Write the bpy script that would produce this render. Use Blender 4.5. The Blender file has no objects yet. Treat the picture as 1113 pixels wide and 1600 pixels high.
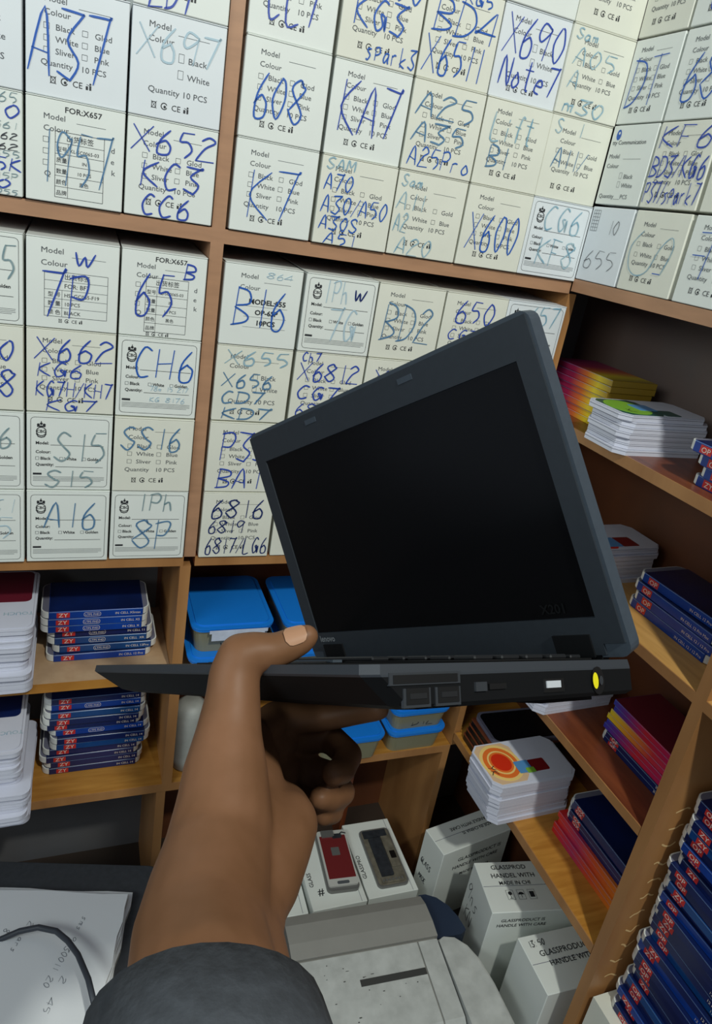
import bpy, math, random
from mathutils import Vector, Matrix
random.seed(7)
scene = bpy.context.scene
COL = scene.collection

# ------------------------------------------------------------------ camera
YAW, PITCH, ROLL, FPX = math.radians(-23.2853674), math.radians(20.29632262), math.radians(9.84467773), 1094.39
CAM = Vector((0.0, 0.0, 1.5))
_rz = Matrix.Rotation(YAW, 3, 'Z')
FWD = _rz @ Vector((0, math.cos(PITCH), -math.sin(PITCH)))
_r0 = _rz @ Vector((1, 0, 0))
_u0 = _r0.cross(FWD)
RGT = math.cos(ROLL) * _r0 + math.sin(ROLL) * _u0
UPV = -math.sin(ROLL) * _r0 + math.cos(ROLL) * _u0
cd = bpy.data.cameras.new('camera')
cam = bpy.data.objects.new('camera', cd)
COL.objects.link(cam)
mm = Matrix((RGT, UPV, -FWD)).transposed().to_4x4()
mm.translation = CAM
cam.matrix_world = mm
cd.sensor_fit = 'HORIZONTAL'
cd.sensor_width = 36.0
cd.lens = FPX / 1113.0 * 36.0
cd.shift_x = 0.0
cd.shift_y = -59.0 / 1113.0
cd.clip_start = 0.02
scene.camera = cam


def at(px, py, depth):
    """a point seen at pixel (px,py) at a distance along the view axis, used to measure the hand"""
    return CAM + (RGT * (px - 556.5) / FPX - UPV * (py - 741) / FPX + FWD) * depth


# ------------------------------------------------------------------ light and exposure
world = bpy.data.worlds.new('world')
scene.world = world
world.use_nodes = True
world.node_tree.nodes['Background'].inputs[0].default_value = (0.72, 0.84, 1.0, 1)
world.node_tree.nodes['Background'].inputs[1].default_value = 0.27


def area(name, loc, target, size, power, color, sy=None):
    ld = bpy.data.lights.new(name, 'AREA')
    ld.energy = power
    ld.color = color
    ld.size = size
    if sy:
        ld.shape = 'RECTANGLE'
        ld.size_y = sy
    else:
        ld.shape = 'DISK'
    o = bpy.data.objects.new(name, ld)
    COL.objects.link(o)
    o.location = loc
    o.rotation_euler = (Vector(target) - Vector(loc)).to_track_quat('-Z', 'Y').to_euler()
    return o


area('ceiling_bulb_light', (0.37, -0.55, 2.60), (0.40, 0.9, 1.0), 0.10, 22.5, (0.97, 1.0, 0.92))
area('left_fill_light', (-1.25, -0.25, 1.95), (0.5, 0.85, 1.15), 1.1, 12.5, (0.90, 1.0, 0.97), 0.5)  # unseen soft fill, added at the left to brighten the right unit and papers

scene.view_settings.view_transform = 'Standard'
scene.view_settings.look = 'None'
scene.view_settings.exposure = 0.0
scene.view_settings.gamma = 1.0
scene.view_settings.use_curve_mapping = False


# ------------------------------------------------------------------ materials
def lin(c):
    return tuple(((v / 255.0) / 12.92 if v <= 10 else ((v / 255.0 + 0.055) / 1.055) ** 2.4) for v in c)


def mat(name, rgb, rough=0.6, metal=0.0, noise=0.0, scale=30.0, spec=0.5, bump=0.0, trans=0.0, rgb2=None, stretch=(1, 1, 1)):
    m = bpy.data.materials.new(name)
    m.use_nodes = True
    nt = m.node_tree
    b = nt.nodes['Principled BSDF']
    c = lin(rgb)
    b.inputs['Base Color'].default_value = (*c, 1)
    b.inputs['Roughness'].default_value = rough
    b.inputs['Metallic'].default_value = metal
    b.inputs['Specular IOR Level'].default_value = spec
    b.inputs['Transmission Weight'].default_value = trans
    if noise or bump or rgb2:
        tc = nt.nodes.new('ShaderNodeTexCoord')
        mp = nt.nodes.new('ShaderNodeMapping')
        mp.inputs['Scale'].default_value = stretch
        nz = nt.nodes.new('ShaderNodeTexNoise')
        nz.inputs['Scale'].default_value = scale
        nz.inputs['Detail'].default_value = 5
        nt.links.new(tc.outputs['Object'], mp.inputs['Vector'])
        nt.links.new(mp.outputs['Vector'], nz.inputs['Vector'])
        c2 = lin(rgb2) if rgb2 else tuple(v * (1 - noise) for v in c)
        rp = nt.nodes.new('ShaderNodeValToRGB')
        rp.color_ramp.elements[0].position = 0.32
        rp.color_ramp.elements[1].position = 0.68
        rp.color_ramp.elements[0].color = (*c2, 1)
        rp.color_ramp.elements[1].color = (*c, 1)
        nt.links.new(nz.outputs['Fac'], rp.inputs['Fac'])
        nt.links.new(rp.outputs['Color'], b.inputs['Base Color'])
        if bump:
            bp = nt.nodes.new('ShaderNodeBump')
            bp.inputs['Strength'].default_value = bump
            bp.inputs['Distance'].default_value = 0.002
            nt.links.new(nz.outputs['Fac'], bp.inputs['Height'])
            nt.links.new(bp.outputs['Normal'], b.inputs['Normal'])
    return m


def ramp_mat(name, stops, axis=0, lo=0.0, hi=1.0, rough=0.35):
    """printed colour pattern running along one local axis of a box"""
    m = bpy.data.materials.new(name)
    m.use_nodes = True
    nt = m.node_tree
    b = nt.nodes['Principled BSDF']
    b.inputs['Roughness'].default_value = rough
    tc = nt.nodes.new('ShaderNodeTexCoord')
    sp = nt.nodes.new('ShaderNodeSeparateXYZ')
    mr = nt.nodes.new('ShaderNodeMapRange')
    mr.inputs['From Min'].default_value = lo
    mr.inputs['From Max'].default_value = hi
    rp = nt.nodes.new('ShaderNodeValToRGB')
    els = rp.color_ramp.elements
    els[0].position, els[0].color = stops[0][0], (*lin(stops[0][1]), 1)
    els[1].position, els[1].color = stops[-1][0], (*lin(stops[-1][1]), 1)
    for p, c in stops[1:-1]:
        e = els.new(p)
        e.color = (*lin(c), 1)
    nt.links.new(tc.outputs['Object'], sp.inputs[0])
    nt.links.new(sp.outputs[axis], mr.inputs['Value'])
    nt.links.new(mr.outputs[0], rp.inputs['Fac'])
    nt.links.new(rp.outputs['Color'], b.inputs['Base Color'])
    return m


M = {}
M['card'] = mat('white_card', (232, 236, 230), 0.5, noise=0.06, scale=9)
M['card_old'] = mat('aged_card', (231, 231, 217), 0.55, noise=0.09, scale=9)
M['card_blue'] = mat('cool_card', (228, 233, 236), 0.45, noise=0.05, scale=9)
M['print'] = mat('grey_print', (84, 88, 92), 0.6)
M['print_dark'] = mat('black_print', (40, 42, 46), 0.6)
M['ink_blue'] = mat('blue_marker', (36, 92, 182), 0.45)
M['ink_violet'] = mat('violet_blue_marker', (46, 76, 172), 0.45)
M['ink_teal'] = mat('faded_teal_marker', (112, 162, 188), 0.5, noise=0.3, scale=60, rgb2=(176, 196, 200))
M['ink_pale'] = mat('pale_blue_marker', (176, 200, 212), 0.5)
M['ink_grey'] = mat('grey_green_marker', (112, 140, 148), 0.5, noise=0.3, scale=60, rgb2=(150, 168, 170))
M['ink_navy'] = mat('navy_marker', (24, 44, 104), 0.45)
M['ink_steel'] = mat('steel_blue_marker', (72, 116, 158), 0.45, noise=0.25, scale=70, rgb2=(104, 142, 172))
M['ink_black'] = mat('black_pen', (52, 54, 62), 0.45)
M['veneer'] = mat('orange_brown_veneer', (182, 138, 106), 0.42, noise=0.16, scale=14, stretch=(1, 1, 5))
M['veneer_low'] = mat('amber_veneer', (180, 130, 80), 0.42, rgb2=(154, 106, 62), scale=16, stretch=(1, 1, 0.2))
M['laminate'] = mat('red_brown_laminate', (126, 66, 38), 0.35, rgb2=(98, 48, 28), scale=10, stretch=(6, 1, 1))
M['laminate_back'] = mat('brown_back_panel', (112, 64, 38), 0.5, rgb2=(92, 54, 34), scale=6)
M['dust_wood'] = mat('bare_dusty_board', (196, 166, 132), 0.6, rgb2=(168, 134, 100), scale=18)
M['oak'] = mat('yellow_oak_laminate', (198, 140, 60), 0.42, rgb2=(172, 114, 42), scale=12, stretch=(1, 9, 1))
M['oakx'] = mat('yellow_oak_laminate_long', (190, 136, 62), 0.42, rgb2=(166, 112, 44), scale=12, stretch=(1, 9, 1))
M['tan'] = mat('tan_laminate', (214, 164, 94), 0.42, rgb2=(196, 146, 78), scale=12, stretch=(8, 1, 1))
M['grey_panel'] = mat('dark_grey_back_panel', (104, 104, 106), 0.6, rgb2=(90, 84, 80), scale=4)
M['brown_grey'] = mat('brown_grey_back_panel', (118, 92, 80), 0.6, rgb2=(98, 90, 88), scale=3)
M['wall'] = mat('dark_grey_wall', (84, 80, 78), 0.8, noise=0.15, scale=5)
M['floor'] = mat('dark_floor', (62, 50, 42), 0.6, noise=0.3, scale=8)
M['glue'] = mat('dried_glue_streak', (232, 196, 140), 0.5)
M['blue_box'] = mat('blue_gloss_sleeve', (14, 66, 160), 0.26, rgb2=(14, 48, 124), scale=12)
M['blue_teal'] = mat('teal_blue_sleeve', (16, 74, 132), 0.24, rgb2=(14, 54, 116), scale=12)
M['blue_dark'] = mat('dark_blue_sleeve', (16, 34, 92), 0.24, rgb2=(14, 26, 74), scale=12)
M['sleeve_top'] = mat('navy_sleeve_top', (16, 20, 40), 0.3, rgb2=(16, 36, 92), scale=6)
M['silver_line'] = mat('pale_edge_line', (112, 146, 190), 0.3)
M['red_logo'] = mat('red_logo_patch', (196, 44, 40), 0.4)
M['logo_ink'] = mat('pale_logo_ink', (228, 216, 206), 0.4)
M['tray_white'] = mat('white_tray_card', (224, 226, 222), 0.5)
M['tray_cool'] = mat('cool_white_tray', (214, 216, 230), 0.42, noise=0.05, scale=20)
M['tray_line'] = mat('tray_gap_grey', (112, 112, 130), 0.6)
M['yellow'] = mat('yellow_print', (232, 196, 46), 0.35)
M['green'] = mat('green_card_print', (132, 186, 62), 0.3)
M['green_dark'] = mat('dark_green_print', (34, 84, 74), 0.3)
M['sky_print'] = mat('sky_blue_print', (92, 150, 204), 0.3)
M['red_print'] = mat('red_sun_print', (222, 52, 26), 0.3)
M['orange_print'] = mat('orange_ring_print', (240, 120, 50), 0.3)
M['cream_print'] = mat('cream_ring_print', (250, 214, 130), 0.3)
M['peach_print'] = mat('peach_print', (226, 190, 150), 0.3)
M['maroon_print'] = mat('maroon_print', (132, 30, 34), 0.3)
M['lid_blue'] = mat('blue_plastic_lid', (26, 128, 226), 0.32, noise=0.06, scale=12)
M['tub'] = mat('clouded_clear_tub', (150, 146, 118), 0.3, trans=0.25)
M['bag_white'] = mat('white_plastic_film', (206, 214, 232), 0.35, noise=0.2, scale=45, bump=0.4)
M['roll'] = mat('crumpled_grey_wrap', (176, 178, 172), 0.55, noise=0.25, scale=24, bump=0.6)
M['bottle'] = mat('green_glass', (70, 120, 80), 0.15)
M['bottle_cap'] = mat('pale_cap', (190, 196, 198), 0.4)
M['laptop'] = mat('black_soft_plastic', (58, 67, 77), 0.5, noise=0.1, scale=200)
M['bezel'] = mat('black_bezel_plastic', (38, 44, 51), 0.5, noise=0.1, scale=200)
M['laptop_rim'] = mat('black_rim_plastic', (50, 54, 60), 0.45)
M['laptop_low'] = mat('black_base_plastic', (16, 17, 19), 0.55, spec=0.15)
M['screen'] = mat('black_glass_screen', (12, 12, 14), 0.22, spec=0.3)
M['key'] = mat('black_keys', (24, 25, 28), 0.5)
M['port'] = mat('port_dark', (8, 8, 10), 0.5)
M['steel'] = mat('port_steel', (84, 88, 94), 0.35, metal=0.7)
M['port_white'] = mat('grey_white_connector', (186, 190, 196), 0.4)
M['port_yellow'] = mat('yellow_power_socket', (226, 214, 30), 0.4)
M['led'] = mat('pale_mark', (186, 192, 198), 0.5)
M['logo_grey'] = mat('grey_logo', (118, 122, 126), 0.5)
M['skin'] = mat('brown_skin', (122, 86, 62), 0.5, rgb2=(104, 72, 48), scale=26, bump=0.12, spec=0.2)
M['nail'] = mat('thumb_nail', (160, 120, 92), 0.35)
M['cuff'] = mat('dark_grey_knit', (62, 66, 72), 0.85, noise=0.3, scale=160, bump=0.5)
M['paper'] = mat('white_paper', (236, 238, 240), 0.6)
M['paper_edge'] = mat('worn_paper_edge', (186, 184, 176), 0.7)
M['pencil'] = mat('pencil_grey', (120, 124, 132), 0.6)
M['fabric'] = mat('dark_grey_fabric', (66, 69, 74), 0.8, noise=0.2, scale=120)
M['cable'] = mat('dark_grey_cable', (58, 62, 70), 0.45)
M['machine_grey'] = mat('warm_grey_plastic', (148, 146, 140), 0.5, noise=0.06, scale=25)
M['machine_white'] = mat('scuffed_white_plastic', (196, 198, 194), 0.5, rgb2=(176, 178, 174), scale=40)
M['machine_navy'] = mat('navy_plastic', (40, 52, 72), 0.4)
M['grime'] = mat('dark_grime_line', (58, 58, 56), 0.7)
M['phone_grey'] = mat('silver_grey_phone_frame', (118, 118, 116), 0.4, metal=0.3)
M['phone_red'] = mat('dark_red_screen_back', (116, 40, 42), 0.35)
M['phone_white'] = mat('white_phone_bezel', (196, 196, 190), 0.4)
M['phone_dark'] = mat('dark_phone_inside', (52, 56, 62), 0.4, noise=0.4, scale=90)
M['phone_tan'] = mat('tan_metal_inside', (124, 118, 104), 0.45, noise=0.4, scale=80)
M['black_gloss'] = mat('black_gloss_panel', (20, 20, 24), 0.2)
M['pinkyel'] = ramp_mat('magenta_to_yellow_spine', [(0, (128, 36, 92)), (0.40, (176, 44, 84)), (0.60, (214, 112, 52)), (0.80, (226, 200, 40)), (1, (150, 120, 36))], 0, 0, 0.165)
M['bluered'] = ramp_mat('purple_to_magenta_spine', [(0, (34, 56, 168)), (0.18, (110, 40, 130)), (0.45, (206, 34, 52)), (1, (192, 22, 108))], 0, 0, 0.165)
M['yelred'] = ramp_mat('yellow_to_magenta_spine', [(0, (236, 206, 40)), (0.28, (232, 150, 46)), (0.6, (214, 50, 60)), (1, (192, 22, 108))], 0, 0, 0.165)
M['redmag'] = ramp_mat('red_to_orange_spine', [(0, (206, 42, 30)), (0.35, (176, 44, 92)), (0.6, (206, 72, 44)), (1, (216, 120, 34))], 0, 0, 0.165)
M['violet_end'] = mat('violet_box_top', (104, 28, 44), 0.4)


# ------------------------------------------------------------------ mesh accumulator
class Acc:
    def __init__(self):
        self.v, self.f, self.m, self.names = [], [], [], []

    def mi(self, name):
        if name not in self.names:
            self.names.append(name)
        return self.names.index(name)

    def add(self, verts, faces, m):
        k = len(self.v)
        self.v += [tuple(p) for p in verts]
        i = self.mi(m)
        for f in faces:
            self.f.append([k + q for q in f])
            self.m.append(i)

    def box(self, x0, y0, z0, x1, y1, z1, m):
        v = [(x0, y0, z0), (x1, y0, z0), (x1, y1, z0), (x0, y1, z0), (x0, y0, z1), (x1, y0, z1), (x1, y1, z1), (x0, y1, z1)]
        self.add(v, [(0, 3, 2, 1), (4, 5, 6, 7), (0, 1, 5, 4), (1, 2, 6, 5), (2, 3, 7, 6), (3, 0, 4, 7)], m)

    def cbox(self, x0, y0, z0, x1, y1, z1, m, b=0.001):
        """box whose twelve edges are chamfered"""
        xs, ys, zs = (x0, x1), (y0, y1), (z0, z1)
        v, idx = [], {}
        for i in (0, 1):
            for j in (0, 1):
                for k in (0, 1):
                    for a in range(3):
                        p = [xs[i], ys[j], zs[k]]
                        s = (i, j, k)
                        for q in range(3):
                            if q != a:
                                p[q] += b * (1 if s[q] == 0 else -1)
                        idx[(i, j, k, a)] = len(v)
                        v.append(p)
        F = []
        for a in range(3):
            o = [q for q in range(3) if q != a]
            for s in (0, 1):
                ring = []
                for (p, q) in ((0, 0), (1, 0), (1, 1), (0, 1)):
                    c = [0, 0, 0]
                    c[a] = s
                    c[o[0]], c[o[1]] = p, q
                    ring.append(idx[(*c, a)])
                F.append(ring)
        for a in range(3):
            o = [q for q in range(3) if q != a]
            for p in (0, 1):
                for q in (0, 1):
                    c0 = [0, 0, 0]
                    c0[o[0]], c0[o[1]] = p, q
                    c1 = list(c0)
                    c1[a] = 1
                    F.append([idx[(*c0, o[0])], idx[(*c1, o[0])], idx[(*c1, o[1])], idx[(*c0, o[1])]])
        for i in (0, 1):
            for j in (0, 1):
                for k in (0, 1):
                    F.append([idx[(i, j, k, 0)], idx[(i, j, k, 1)], idx[(i, j, k, 2)]])
        self.add(v, F, m)

    def slab(self, x0, y0, x1, y1, z0, z1, r, m, seg=5, chop=False, mtop=None):
        pts = []
        for cx, cy, a0 in ((x1 - r, y1 - r, 0), (x0 + r, y1 - r, 90), (x0 + r, y0 + r, 180), (x1 - r, y0 + r, 270)):
            n = 1 if chop else seg
            for i in range(n + 1):
                a = math.radians(a0 + 90 * i / n)
                pts.append((cx + r * math.cos(a), cy + r * math.sin(a)))
        self.prism(pts, z0, z1, m, mtop)

    def prism(self, pts, z0, z1, m, mtop=None):
        n = len(pts)
        v = [(x, y, z0) for x, y in pts] + [(x, y, z1) for x, y in pts]
        self.add(v, [list(range(n - 1, -1, -1))] + [(i, (i + 1) % n, n + (i + 1) % n, n + i) for i in range(n)], m)
        self.add([(x, y, z1) for x, y in pts], [list(range(n))], mtop or m)

    def tube(self, pts, r, m, seg=8, closed=False):
        pts = [Vector(p) for p in pts]
        rs = r if isinstance(r, (list, tuple)) else [r] * len(pts)
        v, F = [], []
        n = len(pts)
        for i, p in enumerate(pts):
            t = (pts[min(i + 1, n - 1)] - pts[max(i - 1, 0)]).normalized()
            a = Vector((0, 0, 1)) if abs(t.z) < 0.9 else Vector((1, 0, 0))
            u = t.cross(a).normalized()
            w = t.cross(u)
            for k in range(seg):
                an = 2 * math.pi * k / seg
                v.append(p + (u * math.cos(an) + w * math.sin(an)) * rs[i])
        for i in range(n - 1):
            for k in range(seg):
                F.append((i * seg + k, i * seg + (k + 1) % seg, (i + 1) * seg + (k + 1) % seg, (i + 1) * seg + k))
        F.append(list(range(seg - 1, -1, -1)))
        F.append([(n - 1) * seg + k for k in range(seg)])
        self.add(v, F, m)

    def lathe(self, prof, m, seg=24, c=(0, 0)):
        v, F = [], []
        for (r, z) in prof:
            for k in range(seg):
                a = 2 * math.pi * k / seg
                v.append((c[0] + r * math.cos(a), c[1] + r * math.sin(a), z))
        for i in range(len(prof) - 1):
            for k in range(seg):
                F.append((i * seg + k, i * seg + (k + 1) % seg, (i + 1) * seg + (k + 1) % seg, (i + 1) * seg + k))
        F.append(list(range(seg - 1, -1, -1)))
        F.append([(len(prof) - 1) * seg + k for k in range(seg)])
        self.add(v, F, m)

    # 2D artwork laid on a plane: o origin, ex and ey directions
    def text(self, s, o, ex, ey, size, m, bold=0.0, align='L', sx=1.0):
        vs, fs, w = glyphs(s, bold)
        off = {'L': 0, 'C': -w / 2, 'R': -w}[align]
        o, ex, ey = Vector(o), Vector(ex), Vector(ey)
        self.add([o + ex * ((x + off) * size * sx) + ey * (y * size) for x, y in vs], fs, m)
        return w * size * sx

    def stroke(self, pts, o, ex, ey, wd, m, taper=True):
        pts = [Vector(p) for p in pts]
        n = len(pts)
        if n < 2:
            return
        o, ex, ey = Vector(o), Vector(ex), Vector(ey)
        v, F = [], []
        for i, p in enumerate(pts):
            d = pts[min(i + 1, n - 1)] - pts[max(i - 1, 0)]
            if d.length < 1e-9:
                d = Vector((1, 0))
            d.normalize()
            q = Vector((-d.y, d.x))
            w = wd / 2
            if taper and i in (0, n - 1):
                w *= 0.55
            for s in (1, -1):
                c = p + q * w * s
                v.append(o + ex * c.x + ey * c.y)
        for i in range(n - 1):
            F.append((2 * i, 2 * i + 1, 2 * i + 3, 2 * i + 2))
        self.add(v, F, m)

    def rect(self, o, ex, ey, x0, y0, x1, y1, m):
        o, ex, ey = Vector(o), Vector(ex), Vector(ey)
        self.add([o + ex * x + ey * y for x, y in ((x0, y0), (x1, y0), (x1, y1), (x0, y1))], [(0, 1, 2, 3)], m)

    def frame(self, o, ex, ey, x0, y0, x1, y1, wd, m, r=0.0):
        if r:
            p = []
            for cx, cy, a0 in ((x1 - r, y1 - r, 0), (x0 + r, y1 - r, 90), (x0 + r, y0 + r, 180), (x1 - r, y0 + r, 270)):
                for i in range(5):
                    a = math.radians(a0 + 22.5 * i)
                    p.append((cx + r * math.cos(a), cy + r * math.sin(a)))
            p.append(p[0])
            self.stroke(p, o, ex, ey, wd, m, False)
        else:
            for a, b in (((x0, y0), (x1, y0)), ((x1, y0), (x1, y1)), ((x1, y1), (x0, y1)), ((x0, y1), (x0, y0))):
                self.stroke([a, b], o, ex, ey, wd, m, False)

    def disc(self, o, ex, ey, cx, cy, r, m, seg=20, r2=None):
        o, ex, ey = Vector(o), Vector(ex), Vector(ey)
        r2 = r2 or r
        self.add([o + ex * (cx + r * math.cos(2 * math.pi * k / seg)) + ey * (cy + r2 * math.sin(2 * math.pi * k / seg)) for k in range(seg)], [list(range(seg))], m)

    def mesh(self, name, smooth=False):
        me = bpy.data.meshes.new(name)
        me.from_pydata(self.v, [], self.f)
        for n in self.names:
            me.materials.append(M[n])
        me.polygons.foreach_set('material_index', self.m)
        if smooth:
            me.polygons.foreach_set('use_smooth', [True] * len(self.f))
        me.update()
        return me

    def obj(self, name, parent=None, smooth=False):
        o = bpy.data.objects.new(name, self.mesh(name, smooth))
        COL.objects.link(o)
        if parent:
            o.parent = parent
        return o


_gc = {}


def glyphs(s, bold=0.0):
    """outline of printed words, as flat faces of unit size"""
    k = (s, bold)
    if k in _gc:
        return _gc[k]
    cu = bpy.data.curves.new('t', 'FONT')
    cu.body = s
    cu.size = 1.0
    cu.resolution_u = 2
    cu.offset = bold
    o = bpy.data.objects.new('t', cu)
    COL.objects.link(o)
    bpy.context.view_layer.update()
    me = bpy.data.meshes.new_from_object(o.evaluated_get(bpy.context.evaluated_depsgraph_get()))
    vs = [(v.co.x, v.co.y) for v in me.vertices]
    fs = [list(p.vertices) for p in me.polygons]
    w = max([p[0] for p in vs], default=0)
    bpy.data.objects.remove(o)
    bpy.data.meshes.remove(me)
    bpy.data.curves.remove(cu)
    _gc[k] = (vs, fs, w)
    return _gc[k]


def empty(name, loc=(0, 0, 0), rz=0.0):
    o = bpy.data.objects.new(name, None)
    o.empty_display_size = 0.02
    COL.objects.link(o)
    o.location = loc
    o.rotation_euler = (0, 0, rz)
    return o


def tag(o, label, cat, group=None):
    if len(label.split()) > 16:
        print('LONG', label)
    o['label'] = label
    o['category'] = cat
    if group:
        o['group'] = group
    return o


def copy_tree(o, parent=None):
    kids = [c for c in COL.objects if c.parent is o]
    c = o.copy()
    COL.objects.link(c)
    c.parent = parent
    for k in kids:
        copy_tree(k, c)
    return c


ORD = ['topmost', 'second', 'third', 'fourth', 'fifth', 'sixth', 'seventh', 'eighth', 'ninth', 'tenth', 'eleventh', 'twelfth', 'thirteenth', 'fourteenth', 'fifteenth', 'sixteenth', 'seventeenth']


def nth(i, n):
    """i counts from the bottom, 0 first"""
    k = n - 1 - i
    if i == 0:
        return 'lowest'
    return 'topmost' if k == 0 else ORD[k] + ' down'


# ------------------------------------------------------------------ handwriting
HW = {
    'A': '004a70 1463', 'B': '1a10 1a697615 15736100', 'C': '794a153071', 'D': '1a10 0a69855100', 'E': '7a1a1070 1565',
    'F': '1a10 0a7a 1555', 'G': '794a1530624565 757065', 'H': '1a10 7a70 1575', 'I': '3a30', 'K': '1a10 7a1580', 'L': '1a1070',
    'M': '001a447a80', 'N': '001a707a', 'O': '4a154075694a', 'P': '1a10 095a785515', 'R': '1a10 095a785515 3580',
    'S': '794a1845734002', 'T': '0a8a 4a40', 'U': '1a1240727a', 'W': '0a2047608a', 'X': '0a80 8a00', 'Y': '0a458a 4540',
    '0': '4a154075694a', '1': '4a40', '2': '184a78350000 80', '3': '0a7a7a3673504001', '4': '6a030383 6a60', '5': '2a7a 2a16567340 01',
    '6': '6a25206073554513', '7': '0a7a7a30', '8': '694a18734003 0378695a', '9': '793a17357879 7960', 'a': '6535123063 656170',
    'b': '1a10 1445623011', 'c': '654524305062', 'e': '136355241150', 'f': '795a4540 1666', 'g': '65351330636560', 'h': '1a10 144560',
    'i': '3530 3837', 'k': '1a10 651260', 'l': '3a30', 'm': '1510 14354340 44656360', 'n': '1510 144560', 'o': '351230624535', 'p': '1610 16476413',
    'r': '1510 143555', 's': '653524523010', 't': '3a3150 0767', 'y': '1633 6620', '/': '6a00', '-': '1555', 'd': '6a60 6535123062', ' ': '', ',': '2110', '.': '2021', ':': '2021 2627',
    'u': '1512306165 6560', 'w': '0520346085',
}
HW['2'] = '184a783500 0080'


def hw_lines(s, rnd, messy=0.35):
    out, x = [], 0.0
    for ch in s:
        g = HW.get(ch, '')
        for part in g.split():
            pts = [('0123456789a'.index(part[i]), '0123456789a'.index(part[i + 1])) for i in range(0, len(part) - 1, 2)]
            pts = [(x + a + rnd.uniform(-messy, messy), b + rnd.uniform(-messy, messy)) for a, b in pts]
            out.append(smooth2(pts))
        x += 9.2 if ch not in '1i/lI' else 7.0
    return out, x - 1.2


def smooth2(P, k=4):
    if len(P) < 3:
        return P
    R = []
    n = len(P)
    for i in range(n - 1):
        p0, p1, p2, p3 = P[max(i - 1, 0)], P[i], P[i + 1], P[min(i + 2, n - 1)]
        for j in range(k):
            t = j / k
            R.append(tuple(0.5 * (2 * p1[a] + (p2[a] - p0[a]) * t + (2 * p0[a] - 5 * p1[a] + 4 * p2[a] - p3[a]) * t * t + (3 * p1[a] - p0[a] - 3 * p2[a] + p3[a]) * t ** 3) for a in (0, 1)))
    R.append(P[-1])
    return R


def handwrite(acc, s, o, ex, ey, x0, x1, y0, y1, wd, m, rnd):
    """write s so that it fills the box x0..x1, y0..y1 (y0 is the foot of the letters)"""
    L, w = hw_lines(s, rnd)
    sx, sy = (x1 - x0) / max(w, 1), (y1 - y0) / 10.0
    for pl in L:
        acc.stroke([(x0 + (p[0] + 0.12 * p[1]) * sx, y0 + p[1] * sy) for p in pl], o, ex, ey, wd, m)


# ------------------------------------------------------------------ room shell
def struct(acc, name):
    o = acc.obj(name)
    o['kind'] = 'structure'
    return o


FL = 0.10
a = Acc(); a.box(-2.2, -1.6, FL - 0.04, 2.2, 1.4, FL, 'floor'); struct(a, 'floor')
a = Acc(); a.box(-2.2, 1.245, FL, 2.2, 1.30, 2.8, 'wall'); struct(a, 'wall_back')
a = Acc(); a.box(1.02, -1.6, FL, 1.07, 1.244, 2.8, 'wall'); struct(a, 'wall_right')

# ------------------------------------------------------------------ shelf units
YB, YF = 1.215, 1.004          # back and front of the unit against the back wall
unit = empty('shelf_unit', (0.16, 1.0, FL))
tag(unit, 'brown wooden shelf unit along the back wall holding white cartons and screen boxes', 'shelf')
unit.matrix_world = Matrix.Translation((0.16, 1.0, FL))


def upart(par, name, boxes, mats=None):
    a = Acc()
    for b in boxes:
        m = b[6] if len(b) > 6 else 'veneer'
        a.box(*b[:6], m)
    o = a.obj(name)
    o.parent = par
    o.matrix_parent_inverse = Matrix.Translation(-par.location)
    return o


def board(par, x0, x1, ztop, th, mtop, medge, y0=YF, y1=YB, name='shelf_board'):
    a = Acc()
    a.box(x0, y0 + 0.002, ztop - th, x1, y1, ztop, mtop)
    a.box(x0, y0, ztop - th, x1, y0 + 0.002, ztop, medge)
    o = a.obj(name)
    o.parent = par
    o.matrix_parent_inverse = Matrix.Translation(-par.location)
    return o


XL, XD1, XD1b, XC = -0.60, 0.162, 0.180, 0.7575
board(unit, XL, XD1, 1.449, 0.019, 'laminate', 'veneer')
board(unit, XD1b, XC, 1.449, 0.019, 'laminate', 'veneer')
board(unit, XL, XD1, 0.947, 0.017, 'laminate', 'veneer_low')
board(unit, XD1b, XC, 0.947, 0.017, 'laminate', 'veneer_low')
board(unit, XL, 0.157, 0.720, 0.016, 'dust_wood', 'oak')
board(unit, 0.175, XC, 0.720, 0.016, 'dust_wood', 'veneer_low')
board(unit, XL, XC, 0.476, 0.017, 'oakx', 'veneer_low')
upart(unit, 'side_panel', [(XD1, YF, 0.947, XD1b, YB, 2.3, 'veneer')])
upart(unit, 'side_panel', [(0.1575, YF, 0.476, 0.1745, YB, 0.930, 'veneer_low')])
upart(unit, 'side_panel', [(0.149, YF + 0.002, FL, 0.165, YB, 0.459, 'veneer_low')])
upart(unit, 'side_panel', [(0.7580, YF, 0.476, 0.7730, YB, 1.43, 'veneer_low'), (0.742, YF, FL, 0.7575, YB, 0.459, 'veneer_low')])
upart(unit, 'back_panel', [(XL, YB, 0.935, 0.7575, YB + 0.012, 2.3, 'grey_panel'), (XL, YB, FL, 0.149, YB + 0.012, 0.935, 'grey_panel'), (0.149, YB, FL, 0.7575, YB + 0.012, 0.935, 'laminate_back')])
upart(unit, 'inner_panel', [(0.60, 1.13, FL, 0.612, YB, 0.459, 'laminate')])

runit = empty('shelf_unit', (0.957, 0.7, FL))
tag(runit, 'brown wooden shelf unit on the right with open shelves of stacked screen boxes', 'shelf')
runit.matrix_world = Matrix.Translation((0.957, 0.7, FL))
XR0, XR1 = 0.757, 0.955
YN, YS = 0.15, 1.200


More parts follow.
